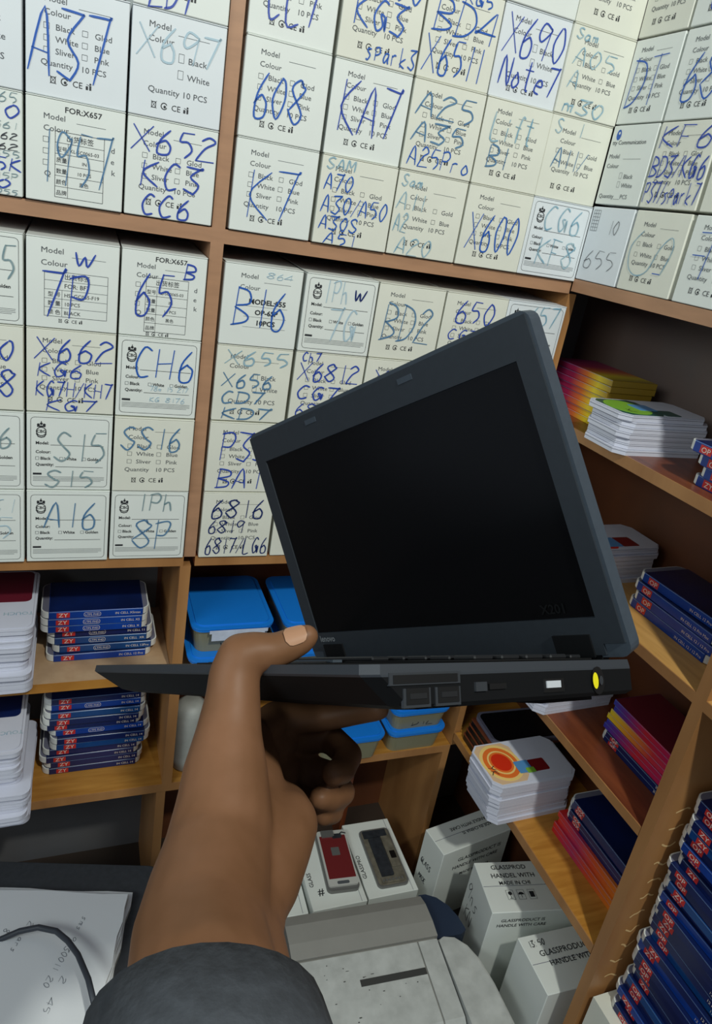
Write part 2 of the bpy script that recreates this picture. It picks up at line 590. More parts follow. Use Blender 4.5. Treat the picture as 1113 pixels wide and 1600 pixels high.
def rboard(ztop, th, mtop, medge, y0, y1, x0=XR0, name='shelf_board'):
    a = Acc()
    a.box(x0 + 0.002, y0, ztop - th, XR1, 1.0, ztop, mtop)
    a.box(0.774, 1.0, ztop - th, XR1, y1, ztop, mtop)
    a.box(x0, y0, ztop - th, x0 + 0.002, 1.0, ztop, medge)
    o = a.obj(name)
    o.parent = runit
    o.matrix_parent_inverse = Matrix.Translation(-runit.location)
    return o


rboard(1.455, 0.020, 'laminate', 'veneer', YN, YS)
rboard(1.229, 0.018, 'laminate', 'veneer_low', YN, YS)
rboard(0.991, 0.016, 'tan', 'veneer_low', YN, YS)
rboard(0.755, 0.016, 'laminate', 'veneer_low', 0.531, YS)
rboard(0.512, 0.018, 'oak', 'veneer_low', 0.531, YS)
upart(runit, 'side_panel', [(XR0, 0.512, 0.991, XR1, 0.530, 1.211, 'veneer_low')])
a = Acc()
a.box(XR0, 0.512, FL, XR1, 0.530, 0.975, 'veneer_low')
rg = random.Random(3)
for i in range(11):     # streaks of old glue down the side of the panel
    z = 0.46 + i * 0.034
    x = 0.778 + rg.uniform(0, 0.012)
    pts = smooth2([(x + 0.0065 * k, z + rg.uniform(-0.003, 0.003) + 0.0035 * math.sin(k * 1.3 + i)) for k in range(5)])
    a.stroke(pts, (0, 0.5115, 0), (1, 0, 0), (0, 0, 1), 0.003, 'glue')
o = a.obj('side_panel'); o.parent = runit; o.matrix_parent_inverse = Matrix.Translation(-runit.location)
upart(runit, 'back_panel', [(XR1, YN, FL, XR1 + 0.012, YS, 1.200, 'laminate_back'), (XR1, YN, 1.200, XR1 + 0.012, YS, 2.3, 'brown_grey')])
upart(runit, 'corner_panel', [(0.760, YS, FL, XR1, YS + 0.012, 1.43, 'grey_panel')])

# ------------------------------------------------------------------ cartons
W0, H0, DEP = 0.1108, 0.1140, 0.175
EX, EZ = (1, 0, 0), (0, 0, 1)
PY, HY = -0.0004, -0.0008


def icons(a, x, z, s, m='print_dark', four=True):
    o = (0, PY, 0)
    # crossed bin
    a.frame(o, EX, EZ, x, z, x + 0.62 * s, z + 0.8 * s, 0.10 * s, m)
    a.stroke([(x - 0.1 * s, z - 0.1 * s), (x + 0.75 * s, z + 0.95 * s)], o, EX, EZ, 0.1 * s, m)
    a.stroke([(x + 0.75 * s, z - 0.1 * s), (x - 0.1 * s, z + 0.95 * s)], o, EX, EZ, 0.1 * s, m)
    # round arrow
    cx, cz = x + 1.9 * s, z + 0.42 * s
    a.stroke([(cx + 0.45 * s * math.cos(t * 0.35), cz + 0.45 * s * math.sin(t * 0.35)) for t in range(1, 18)], o, EX, EZ, 0.13 * s, m)
    a.disc(o, EX, EZ, cx + 0.1 * s, cz - 0.08 * s, 0.2 * s, m, 8)
    if four:
        a.text('CE', (x + 3.0 * s, PY, z), EX, EZ, 1.2 * s, m)
    xx = x + (4.9 if four else 3.2) * s
    a.rect(o, EX, EZ, xx, z, xx + 0.32 * s, z + 0.5 * s, m)
    a.rect(o, EX, EZ, xx + 0.5 * s, z, xx + 0.78 * s, z + 0.62 * s, m)
    a.disc(o, EX, EZ, xx + 0.64 * s, z + 0.82 * s, 0.15 * s, m, 8)
    a.stroke([(xx + 0.1 * s, z + 0.75 * s), (xx + 0.5 * s, z + 0.62 * s)], o, EX, EZ, 0.12 * s, m)


def crest(a, x, z, s, m='print_dark'):
    o = (0, PY, 0)
    a.stroke([(x + 0.5 * s * math.cos(t * 0.5), z + 0.5 * s * math.sin(t * 0.5)) for t in range(14)], o, EX, EZ, 0.09 * s, m)
    a.text('CBG', (x, PY, z - 0.14 * s), EX, EZ, 0.48 * s, m, 0.02, 'C')
    for k in (-1, 0, 1):
        a.disc(o, EX, EZ, x + 0.3 * k * s, z + (0.78 if k else 0.9) * s, 0.15 * s, m, 8)
    a.rect(o, EX, EZ, x - 0.42 * s, z + 0.53 * s, x + 0.42 * s, z + 0.68 * s, m)
    a.rect(o, EX, EZ, x - 0.04 * s, z + 0.9 * s, x + 0.04 * s, z + 1.2 * s, m)
    a.stroke([(x - 0.52 * s, z - 0.25 * s), (x - 0.3 * s, z - 0.6 * s), (x, z - 0.68 * s), (x + 0.3 * s, z - 0.6 * s), (x + 0.52 * s, z - 0.25 * s)], o, EX, EZ, 0.12 * s, m)


def art(a, kind, W, H):
    """the printing on the front of a carton; u from the left, v from the top"""
    X = lambda u: (u - 0.5) * W
    Z = lambda v: (1 - v) * H
    o = (0, PY, 0)

    def T(s, u, v, size, m='print', bold=0.0, al='L'):
        a.text(s, (X(u), PY, Z(v)), EX, EZ, size, m, bold, al, 1.10 if kind != 'D' else 1.0)

    def chk(u, v, s=0.0058, tall=1.0):
        a.frame(o, EX, EZ, X(u), Z(v), X(u) + s, Z(v) + s * tall, 0.0004, 'print')

    def line(u0, u1, v, w=0.0004, m='print'):
        a.stroke([(X(u0), Z(v)), (X(u1), Z(v))], o, EX, EZ, w, m, False)
    S = 0.0088
    if kind == 'A':
        T('Model', .17, .165, S); line(.50, .82, .175)
        T('Colour', .17, .28, S)
        for v, l, r in ((.40, 'Black', 'Glod'), (.505, 'White', 'Blue'), (.61, 'Sliver', 'Pink')):
            chk(.17, v); T(l, .28, v, S); chk(.54, v); T(r, .66, v, S)
        T('Quantity', .14, .72, S); T('10 PCS', .53, .72, S)
        icons(a, X(.24), Z(.87), 0.0078)
    elif kind == 'B':
        T('Model', .20, .20, S); line(.52, .85, .21)
        T('Colour', .20, .32, S)
        for v, l, r in ((.44, 'Black', 'Gold'), (.57, 'White', 'Blue')):
            chk(.17, v); T(l, .28, v, S); chk(.56, v); T(r, .68, v, S)
        T('Quantity', .16, .67, S); T('10 PCS', .53, .67, S)
        icons(a, X(.22), Z(.87), 0.0078)
    elif kind == 'C':
        T('Model', .17, .165, .0094); line(.48, .82, .19)
        T('Colour', .17, .29, .0094)
        for v, l in ((.43, 'Black'), (.585, 'White')):
            chk(.50, v, .0062, 1.5); T(l, .60, v, .0098)
        T('Quantity 10 PCS', .19, .755, .0096)
        icons(a, X(.24), Z(.90), 0.0078)
    elif kind == 'D':
        a.frame(o, EX, EZ, X(.045), Z(.955), X(.955), Z(.055), 0.0005, 'print_dark', 0.005)
        crest(a, X(.165), Z(.235), 0.0125)
        s = .0062
        T('Model:', .10, .40, s, 'print_dark', .02); line(.27, .90, .405, .0006, 'print_dark')
        T('Colour:', .10, .515, s, 'print_dark', .02)
        for u, l in ((.10, 'Black'), (.38, 'White'), (.65, 'Golden')):
            chk(u, .60, .0042); T(l, u + .055, .60, s, 'print_dark', .02)
        T('Quantity:', .10, .68, s, 'print_dark', .02); line(.33, .90, .69, .0006, 'print_dark')
        a.rect(o, EX, EZ, X(.07), Z(.80), X(.17), Z(.775), 'print_dark')
        for k in range(4):
            line(.07, .92 - .04 * (k == 3), .825 + .018 * k, .00045, 'print')
    elif kind in ('E1', 'E2'):
        T('FOR:X657', .38, .115, S, 'print_dark', .012)
        T('Model', .17, .20, S); line(.50, .80, .20); T('Colour', .17, .31, S)
        for v in (.42, .53, .64):
            chk(.17, v)
        T('Q', .18, .745, S); T('d', .86, .42, S); T('e', .86, .53, S); T('k', .87, .64, S)
        x0, x1, z0, z1 = X(.29), X(.79), Z(.94), Z(.30)
        a.frame(o, EX, EZ, x0, z0, x1, z1, .0005, 'print_dark')
        rows = ['出货标签', ('型号', 'KL-SC0065-03'), ('质量', 'IN'), ('数量', '10 PCS'), ('颜色', '黑色'), ('品牌', '')]
        for i, r in enumerate(rows):
            zz = z1 + (z0 - z1) * (i + 1) / len(rows)
            if i < len(rows) - 1:
                a.stroke([(x0, zz), (x1, zz)], o, EX, EZ, .0004, 'print_dark', False)
            if i == 0:
                a.text(r, ((x0 + x1) / 2, PY, zz + .003), EX, EZ, .0078, 'print_dark', 0, 'C')
            else:
                a.text(r[0], (x0 + .0012, PY, zz + .003), EX, EZ, .0062, 'print_dark')
                if r[1]:
                    a.text(r[1], (x0 + .033, PY, zz + .003), EX, EZ, .0056, 'print_dark', 0, 'C')
        a.stroke([(x0 + .0145, z0), (x0 + .0145, z1 - .0125)], o, EX, EZ, .0004, 'print_dark', False)
        if kind == 'E2':
            icons(a, X(.32), Z(.985), 0.0052)
    elif kind == 'E3':
        T('Model', .15, .165, .0098); line(.48, .85, .19); T('Colour', .15, .30, .0098)
        x0, x1, z0, z1 = X(.19), X(.88), Z(.86), Z(.36)
        a.frame(o, EX, EZ, x0, z0, x1, z1, .0005, 'print')
        for i, (l, r) in enumerate((('', '出货标签'), ('', 'FOR: BF7'), ('型 号', 'HSJ-GC065-F19'), ('数 量', '10 PCS'), ('颜 色', 'BLACK'))):
            zz = z1 + (z0 - z1) * (i + 1) / 5
            a.stroke([(x0, zz), (x1, zz)], o, EX, EZ, .0004, 'print', False)
            if l:
                a.text(l, (x0 + .004, PY, zz + .003), EX, EZ, .0068, 'print_dark')
            a.text(r, (x0 + .0235, PY, zz + .003), EX, EZ, .0078 if i < 2 else .0066, 'print_dark')
        a.stroke([(x0 + .021, z0), (x0 + .021, z1 - .0225)], o, EX, EZ, .0004, 'print', False)
        icons(a, X(.35), Z(.925), 0.0050)
    elif kind == 'E4':
        T('Model', .20, .165, .0090); line(.50, .85, .20); T('Colour', .20, .30, .0090)
        for v, s in ((.47, 'MODEL:055'), (.60, 'OP-6SP'), (.73, '10PCS')):
            T(s, .57, v, .0098, 'print_dark', .03, 'C'); line(.28, .84, v + .03, .0003)
    elif kind == 'F':
        a.disc(o, EX, EZ, X(.16), Z(.13), .0052, 'ink_blue', 16, .0075)
        a.disc((0, PY - .0002, 0), EX, EZ, X(.17), Z(.11), .0020, 'card', 10)
        T('tty Communication', .06, .25, .0086, 'print_dark')
        T('Model', .06, .42, S); line(.40, .80, .43); T('Colour', .06, .54, S)
        for v, l in ((.67, 'Black'), (.78, 'White')):
            chk(.42, v, .0055, 1.5); T(l, .52, v, S)
        T('Quantity___PCS', .06, .92, S)
    elif kind == 'G':
        x0, x1, z0, z1 = X(.06), X(.22), Z(.33), Z(.06)
        for i in range(7):
            zz = z0 + (z1 - z0) * i / 6
            a.stroke([(x0, zz), (x1, zz)], o, EX, EZ, .0006, 'print', False)
        for i in range(4):
            xx = x0 + (x1 - x0) * i / 3
            a.stroke([(xx, z0), (xx, z1)], o, EX, EZ, .0006, 'print', False)


def scribble(a, W, H, rnd):
    X = lambda u: (u - 0.5) * W
    Z = lambda v: (1 - v) * H
    P = [(.25, .25), (.08, .45), (.12, .7), (.3, .8), (.5, .72), (.62, .45), (.78, .3), (.85, .45), (.75, .75)]
    a.stroke(smooth2([(X(u), Z(v)) for u, v in P]), (0, HY, 0), EX, EZ, .0017, 'ink_teal')


lidm = {}


def lid_mesh(m):
    if m not in lidm:
        b = Acc()
        b.cbox(-W0 / 2 - .0002, -.0006, 0, W0 / 2 + .0002, DEP, .0014, m, .0004)
        lidm[m] = b.mesh('lid_flap')
    return lidm[m]


def carton(kind, writes, loc, label, card='card', rz=0.0, group='white spare-parts cartons', w=W0, h=H0, tilt=0.0, lid=True):
    rnd = random.Random(label)
    a = Acc()
    a.cbox(-w / 2, 0, 0, w / 2, DEP, h - .0016, card, .0009)
    art(a, kind, w, h)
    for (s, u0, u1, v0, v1, ink, wd) in writes:
        if s == '~':
            scribble(a, w, h, rnd)
            continue
        handwrite(a, s, (0, HY - .0001 * (ink != 'ink_pale'), 0), EX, EZ, (u0 - .5) * w, (u1 - .5) * w, (1 - v1) * h, (1 - v0) * h, wd, ink, rnd)
    o = a.obj('carton')
    o.location = loc
    o.rotation_euler = (0, 0, rz + rnd.uniform(-.003, .003))
    tag(o, label, 'carton', group)
    if lid:
        l = bpy.data.objects.new('lid_flap', lid_mesh(card))
        COL.objects.link(l)
        l.parent = o
        l.location = (0, 0, h - .0014)
        l.rotation_euler = (tilt, 0, 0)
    return o


B_, V_, T_, P_, G_, N_, S_, K_ = 'ink_blue', 'ink_violet', 'ink_teal', 'ink_pale', 'ink_grey', 'ink_navy', 'ink_steel', 'ink_black'
xl = [-0.1235, -0.0092, 0.1046]
xm = [0.2405, 0.3580, 0.4730, 0.5880, 0.7010]
zu = [1.4505, 1.5670, 1.6835, 1.8000, 1.9165]
zl = [0.9475, 1.0630, 1.1790, 1.2945]
w2, w15, w1 = .0024, .0019, .0010
CT = [
    # kind, x, z, card, writes, words for the label
    ('0', xl[0], zu[0], 'card', [('S665', .55, .95, .03, .12, G_, w1), ('50', .62, .97, .14, .26, V_, w15), ('2G61', .62, .95, .3, .36, G_, w1), ('X662', .6, .95, .40, .46, K_, w1), ('662', .65, .95, .50, .56, K_, w1), ('G55', .7, .97, .57, .63, G_, w1), ('15K', .62, .98, .64, .76, V_, w15), ('K15P', .65, .95, .78, .84, G_, w1), ('0', .72, .88, .85, .93, V_, w15), ('A055', .65, .95, .94, .99, G_, w1)], 'white carton covered in a handwritten list ending in 15K, cut by the picture edge'),
    ('E1', xl[1], zu[0], 'card', [('1957', .12, .86, .30, .80, S_, w15)], 'white carton with a FOR:X657 table sticker and faded blue 1957 written across it'),
    ('A', xl[2], zu[0], 'card', [('X652', .04, .97, .08, .33, V_, w2), ('KC3', .14, .84, .42, .68, V_, w2), ('CC6', .16, .74, .76, .98, V_, w2)], 'white carton with X652, KC3 and CC6 in blue marker beside the upright'),
    ('C', xl[0], zu[1], 'card_blue', [], 'plain white carton cut by the picture edge, left of the A37 carton'),
    ('A', xl[1], zu[1], 'card_blue', [('A37', .02, .80, .22, .80, B_, w2)], 'white carton with a large A37 in blue marker'),
    ('C', xl[2], zu[1], 'card_blue', [('X697', .05, .92, .14, .44, P_, w2)], 'white carton with X697 in very faded marker, beside the upright'),
    ('A', xl[2], zu[2], 'card', [('2D7', .15, .62, .62, .99, V_, w2)], 'white carton with 2D7 in blue marker on top of the X697 carton'),
    ('A', xm[0], zu[0], 'card', [('K7', .15, .76, .30, .84, B_, w15)], 'white carton with K7 in blue marker, lowest one right of the upright'),
    ('A', xm[1], zu[0], 'card_old', [('SAM', .05, .42, .03, .15, T_, w15), ('A70', .05, .42, .20, .38, B_, w15), ('A30/A50', .05, .93, .44, .64, B_, w15), ('A30S', .05, .56, .67, .83, B_, w15), ('A51', .14, .56, .86, .99, B_, w15)], 'carton with a blue list A70, A30/A50, A30S, A51'),
    ('B', xm[2], zu[0], 'card_old', [('Sam', .05, .35, .05, .18, T_, w15), ('A11', .03, .42, .25, .45, T_, w15), ('A2', .03, .22, .5, .72, T_, w15), ('A20', .10, .62, .78, .98, T_, w15)], 'yellowed carton with smudged teal A11 and A20'),
    ('A', xm[3], zu[0], 'card_old', [('X600', .08, .88, .32, .78, B_, w2)], 'carton with X600 in blue marker'),
    ('D', xm[4], zu[0], 'card_blue', [('CG6', .22, .85, .08, .38, T_, w2), ('KF8', .22, .85, .50, .84, T_, w2)], 'crest-label carton with faded CG6 and KF8 in the shelf corner'),
    ('A', xm[0], zu[1], 'card', [('608', .12, .72, .34, .78, B_, w2)], 'white carton with 608 in thick blue marker'),
    ('A', xm[1], zu[1], 'card', [('KA7', .10, .88, .20, .74, V_, w2)], 'white carton with a large KA7 in violet-blue marker'),
    ('A', xm[2], zu[1], 'card_old', [('A25', .07, .88, .12, .38, S_, w2), ('A35', .07, .80, .44, .66, S_, w2), ('A25Pro', .06, .96, .72, .94, B_, w15)], 'carton with a list A25, A35, A25Pro in blue marker'),
    ('A', xm[3], zu[1], 'card_old', [('Lift', .12, .78, .14, .46, T_, w2), ('B1', .14, .46, .52, .78, S_, w2)], 'yellowed carton with pale blue Lift and B1'),
    ('B', xm[4], zu[1], 'card_old', [('S  1', .08, .52, .05, .22, T_, w15), ('A11/', .14, .68, .38, .62, S_, w15)], 'yellowed carton with S 1 and A11 in smeared blue, above the CG6 carton'),
    ('A', xm[0], zu[2], 'card', [('CE7', .16, .80, .22, .80, V_, w2)], 'white carton with CE7 in violet marker above the 608 carton'),
    ('A', xm[1], zu[2], 'card_old', [('600', .35, .95, .02, .32, B_, w2), ('KG3', .12, .78, .36, .66, B_, w2), ('spark3', .34, .98, .76, .96, B_, w15)], 'carton with 600, KG3 and spark3 in blue marker'),
    ('A', xm[2], zu[2], 'card_old', [('RG5', .45, .84, .03, .15, B_, w15), ('BD4', .08, .95, .16, .50, B_, w2), ('X6511', .05, .85, .55, .92, B_, w2)], 'carton with RG5, BD4 and X6511 in blue marker'),
    ('C', xm[3], zu[2], 'card_blue', [('X690', .06, .94, .10, .50, V_, w2), ('Note7', .10, .95, .54, .86, V_, w2)], 'white carton with X690 and Note7 in violet-blue marker'),
    ('B', xm[4], zu[2], 'card_old', [('Sam', .06, .40, .04, .16, T_, w15), ('A05', .08, .75, .24, .44, T_, w15), ('A', .08, .25, .5, .7, T_, w15), ('m30', .08, .74, .80, .97, T_, w2)], 'yellowed carton with faded Sam and m30 in teal'),
    ('C', xm[2], zu[3], 'card', [], 'white carton above the BD4 carton, only its foot in view'),
    ('0', xm[3], zu[3], 'card', [], 'blank white carton above the X690 carton'),
    ('A', xm[4], zu[3], 'card_old', [], 'carton without handwriting above the m30 carton'),
    # lower zone, left bay
    ('D', xl[0], zl[3], 'card', [('15', .62, .92, .15, .50, G_, w2)], 'crest-label carton with 15, cut by the picture edge, level with the 7P carton'),
    ('E3', xl[1], zl[3], 'card', [('W', .50, .70, .12, .27, V_, w2), ('7P', .14, .68, .36, .88, V_, w2)], 'white carton with W, a big 7P and a BF7 table sticker, its lid raised'),
    ('E2', xl[2], zl[3], 'card', [('B', .72, .86, .10, .28, V_, w2), ('65', .13, .62, .26, .74, V_, w2)], 'white carton with B, 65 and a FOR:X657 table sticker beside the upright'),
    ('A', xl[0], zl[2], 'card_old', [('0', .72, .90, .18, .40, V_, w2), ('8', .72, .90, .52, .84, V_, w2)], 'carton with 0 above 8, cut by the picture edge, left of the X662 carton'),
    ('A', xl[1], zl[2], 'card_old', [('X662', .08, .96, .10, .36, V_, w2), ('KG6', .10, .62, .40, .56, V_, w15), ('KG7H/KH7', .09, .97, .62, .80, V_, w15), ('KG7', .20, .78, .84, .98, V_, w15)], 'carton with a list X662, KG6, KG7H/KH7, KG7'),
    ('D', xl[2], zl[2], 'card', [('CH6', .18, .93, .12, .50, B_, w2), ('78m 15 217', .4, .88, .60, .66, P_, w1), ('KG 8176', .4, .85, .74, .80, P_, w1)], 'crest-label carton with CH6 in blue marker'),
    ('D', xl[0], zl[1], 'card', [('6', .70, .86, .20, .45, G_, w2)], 'crest-label carton with a faint 6, cut by the picture edge, left of the S15 carton'),
    ('D', xl[1], zl[1], 'card', [('S15', .30, .92, .24, .62, G_, w2), ('S15', .20, .78, .74, .96, G_, w2)], 'crest-label carton with S15 written twice in grey-green'),
    ('A', xl[2], zl[1], 'card_old', [('SS16', .08, .84, .12, .42, S_, w2)], 'yellowed carton with SS16 in steel-blue marker'),
    ('D', xl[0], zl[0], 'card', [('31', .55, .90, .12, .30, P_, w1), ('5', .65, .86, .36, .66, P_, w15)], 'crest-label carton in the lowest row, cut by the picture edge, left of the A16 carton'),
    ('D', xl[1], zl[0], 'card', [('A16', .20, .84, .16, .52, S_, w2)], 'crest-label carton with A16 in steel-blue marker'),
    ('D', xl[2], zl[0], 'card', [('IPh', .34, .82, .03, .28, G_, w2), ('8P', .28, .80, .42, .84, S_, w2)], 'crest-label carton with IPh 8P in grey-blue marker'),
    # lower zone, middle bay
    ('E4', xm[0], zl[3], 'card', [('B16', .12, .82, .28, .76, B_, w2), ('864', .52, .86, .07, .14, P_, w1)], 'white carton with B16 and a MODEL:055 sticker'),
    ('D', xm[1], zl[3], 'card', [('IPh', .26, .60, .06, .34, P_, w15), ('W', .66, .82, .14, .28, N_, w2), ('7G', .36, .76, .42, .82, P_, w2)], 'crest-label carton with pale IPh 7G and a dark W'),
    ('A', xm[2], zl[3], 'card_old', [('BD2', .10, .86, .26, .74, S_, w2)], 'carton with BD2 in steel-blue marker'),
    ('A', xm[3], zl[3], 'card_old', [('650', .16, .80, .10, .40, V_, w2), ('CG7', .10, .60, .50, .64, V_, w15), ('K', .10, .24, .74, .86, V_, w15)], 'carton with 650 and CG7 in violet-blue, just above the laptop lid'),
    ('D', xm[4], zl[3], 'card_blue', [('657', .36, .88, .05, .34, T_, w2), ('5', .55, .72, .46, .64, T_, w15)], 'crest-label carton with 657 behind the top corner of the laptop lid'),
    ('C', xm[0], zl[2], 'card_old', [('X655', .10, .94, .06, .24, T_, w2), ('X656', .08, .76, .36, .54, S_, w2), ('CD7', .08, .66, .60, .76, S_, w2), ('KD7', .10, .78, .82, .97, S_, w2)], 'carton with a list X655, X656, CD7, KD7'),
    ('A', xm[1], zl[2], 'card_old', [('Ch7', .08, .34, .01, .12, V_, w15), ('X6812', .05, .92, .14, .38, V_, w2), ('CG7', .06, .66, .46, .64, V_, w2), ('6815', .06, .66, .70, .88, V_, w15)], 'carton with Ch7, X6812, CG7 and 6815 in violet-blue marker'),
    ('A', xm[2], zl[2], 'card_old', [('X', .12, .30, .16, .36, V_, w2)], 'carton mostly hidden by the laptop lid, an X at its top'),
    ('A', xm[0], zl[1], 'card_old', [('P33', .14, .82, .14, .54, V_, w2), ('BA1', .12, .76, .66, .94, V_, w2)], 'carton with P33 and BA1 left of the laptop lid'),
    ('A', xm[0], zl[0], 'card_old', [('6816', .10, .86, .10, .38, N_, w2), ('6819', .08, .60, .42, .62, N_, w15), ('6817/LG6', .06, .97, .70, .94, N_, w15)], 'carton with a list 6816, 6819, 6817/LG6 in the lowest row'),
    ('0', xm[1], zl[0], 'card_old', [('1', .06, .16, .55, .68, N_, w15)], 'carton right of the 6816 carton, mostly hidden by the laptop'),
]
for kind, x, z, card, wr, lab in CT:
    up = z > 1.44
    til = .05 if '7P' in lab else (.03 if (z == zl[3]) else 0.0)
    carton(kind, wr, (x, 0.9995 + random.uniform(-.002, .002), z), lab, card, 0, w=W0 if x < .17 else W0 + .0015, h=H0 + (.0018 if up else 0) + (.0005 if z == zl[2] else 0), tilt=til)
for x, z in ((xm[3], zl[2]), (xm[4], zl[2]), (xm[1], zl[1]), (xm[2], zl[1]), (xm[3], zl[1]), (xm[4], zl[1]), (xm[2], zl[0]), (xm[3], zl[0]), (xm[4], zl[0])):
    carton('A', [], (x, 1.0, z), 'white spare-parts carton stacked out of sight behind the laptop lid', 'card_old', group='cartons hidden by the laptop')

yr = [0.9460, 0.8400, 0.7240]
zr = [1.4560, 1.5725, 1.6870, 1.8025]
CR = [
    ('G', 0, 0, 'card_blue', [('10', .50, .74, .18, .36, K_, w1), ('655', .08, .84, .58, .82, K_, w1)], 'blank-sided carton with 10 and 655 in black pen, in the corner on the right unit', .098),
    ('B', 1, 0, 'card_old', [('~', 0, 0, 0, 0, T_, w15), ('-', .55, .82, .70, .78, B_, w2)], 'yellowed carton with a looping teal scribble and a blue dash', .108),
    ('A', 2, 0, 'card', [('T', .10, .55, .20, .70, B_, w2), ('-', .02, .45, .40, .50, B_, w2)], 'carton with a blue T shape cut by the right picture edge', .108),
    ('F', 0, 1, 'card', [], 'white carton printed Communication with a small blue balloon mark', .098),
    ('A', 1, 1, 'card_old', [('KF6', .04, .94, .06, .30, V_, w2), ('BD3/KG6', .02, .98, .40, .64, V_, w2), ('P37/spark7', .02, .98, .70, .94, V_, w15)], 'carton with KF6, BD3/KG6 and P37/spark7 in violet-blue', .108),
    ('A', 2, 1, 'card_old', [], 'unmarked carton at the right picture edge beside the KF6 carton', .108),
    ('A', 0, 2, 'card', [('DT', .08, .74, .24, .80, B_, w2)], 'carton with DT in blue marker on the right unit', .098),
    ('A', 1, 2, 'card', [('68', .14, .74, .30, .78, B_, w2)], 'carton with 68 in blue marker at the right picture edge', .108),
    ('A', 0, 3, 'card_old', [], 'unmarked carton on top of the DT carton', .098),
    ('A', 1, 3, 'card', [('6', .22, .46, .52, .84, V_, w2)], 'carton with a 6 on top of the 68 carton', .108),
]
for kind, i, j, card, wr, lab, w in CR:
    carton(kind, wr, (0.7565, yr[i] + (0.002 if i == 0 else 0), zr[j]), lab, card, -math.pi / 2, w=w, lid=False, group='white cartons on the right unit')


# ------------------------------------------------------------------ sleeved screen boxes (long box, length along local +x, spine facing -y)
def sleeved(col, logo='ZY', pill=True, words='IN CELL', L=.170, D=.095, h=.0135, top='sleeve_top'):
    a = Acc()
    a.cbox(.012, 0, 0, L - .010, D, h, col, .0008)
    a.rect((0, 0, 0), EX, (0, 1, 0), .013, .001, L - .011, D - .001, top)
    # lift the printed top panel just above the sleeve
    for i in range(len(a.v) - 4, len(a.v)):
        a.v[i] = (a.v[i][0], a.v[i][1], h + .0002)
    o = (0, -.0003, 0)
    a.rect(o, EX, EZ, .013, h - .0011, L - .011, h - .0004, 'silver_line')
    if logo:
        a.rect(o, EX, EZ, .024, .002, .044, h - .0022, 'red_logo')
        a.text(logo, (.034, -.0006, .0033), EX, EZ, .0105, 'logo_ink', 0.0, 'C', 1.1)
    if pill:
        a.frame(o, EX, EZ, .066, .0026, .092, h - .0032, .0006, 'logo_ink', .0030)
        a.text('LTPS FHD', (.079, -.0006, .0046), EX, EZ, .0052, 'logo_ink', 0, 'C')
    if words:
        a.text(words, (L - .014, -.0006, .0044), EX, EZ, .0062, 'logo_ink', 0, 'R')
    ob = a.obj('screen_box')
    t = Acc()
    t.slab(0, .0012, L, D - .0012, .0012, h - .0014, .014, 'tray_white', 6)
    t.slab(.002, .003, L - .002, D - .003, h - .0014, h - .0008, .013, 'tray_line', 6)
    t.obj('inner_tray', ob)
    return ob


def plain_box(col, L=.165, D=.095, h=.0105, end='yellow', top=None):
    a = Acc()
    a.cbox(0, 0, 0, L, D, h, col, .0006)
    a.rect((0, 0, h + .0002), EX, (0, 1, 0), .001, .001, L - .001, D - .001, top or col)
    a.rect((0, -.0003, 0), EX, EZ, .001, h - .0009, L - .001, h - .0004, 'silver_line')
    if end:
        a.rect((-.0003, 0, 0), (0, 1, 0), EZ, .001, .001, D - .001, h - .001, end)
    return a.obj('screen_box')


def tray_box(L=.170, D=.092, h=.0090, printed=False, chop=True):
    a = Acc()
    a.slab(0, 0, L, D, 0, h * .62, .014, 'tray_cool', 6, chop)
    a.slab(.0012, .0012, L - .0012, D - .0012, h * .62, h * .72, .013, 'tray_line', 6, chop)
    a.slab(-.0004, -.0004, L + .0004, D + .0004, h * .72, h * .96, .0145, 'tray_cool', 6, chop)
    return a.obj('tray_box')


protos = {}


def get(key, fn):
    """the first of a kind is built, the rest are copies"""
    if key not in protos:
        protos[key] = fn()
        return protos[key]
    return copy_tree(protos[key])


RY = math.radians


def put(o, x, y, z, deg, label, cat, group):
    o.location = (x, y, z)
    o.rotation_euler = (0, 0, RY(deg))
    return tag(o, label, cat, group)


# stack on the upper left shelf
cols = [('blue_box', 'IN CELL 12 Pro'), ('blue_teal', 'IN CELL 13Pro'), ('blue_teal', 'IN CELL  XR'), ('blue_dark', 'IN CELL 11'), ('blue_box', 'IN CELL X'), ('blue_box', 'IN CELL XS'), ('blue_box', 'IN CELL XSmax')]
z = .720
offs = [(-.041, 1.061, .6), (-.032, 1.066, .2), (-.040, 1.070, -.3), (-.040, 1.071, .2), (-.050, 1.064, .3), (-.050, 1.063, -.2), (-.049, 1.063, .2)]
for i, (c, wd) in enumerate(cols):
    ox, oy, dg = offs[i]
    o = get(('s', c, wd), lambda: sleeved(c, 'ZY', i != 0, wd))
    put(o, ox, oy, z, dg, 'blue screen box, %s of the seven on the dusty shelf below the A16 carton' % nth(i, 7), 'screen box', 'blue screen boxes on the dusty left shelf')
    z += .0139
# stack on the shelf under it
z = .476
seq = ['blue_dark', 'blue_dark', 'blue_dark', 'blue_dark', 'blue_teal', 'blue_dark', 'blue_box', 'blue_dark', 'blue_dark', 'blue_teal', 'blue_box', 'blue_dark']
rg = random.Random(5)
for i, c in enumerate(seq):
    o = get(('s', c, 'IN CELL 14'), lambda: sleeved(c, 'ZY', i in (5, 6), 'IN CELL 14'))
    put(o, -.047 + (.013 if i in (4, 5, 6) else 0) + rg.uniform(-.004, .004), 1.060 + rg.uniform(-.003, .004), z, rg.uniform(-.6, .8),
        'dark blue screen box, %s of the twelve on the yellow wood shelf' % nth(i, 12), 'screen box', 'blue screen boxes on the yellow wood left shelf')
    z += .0140
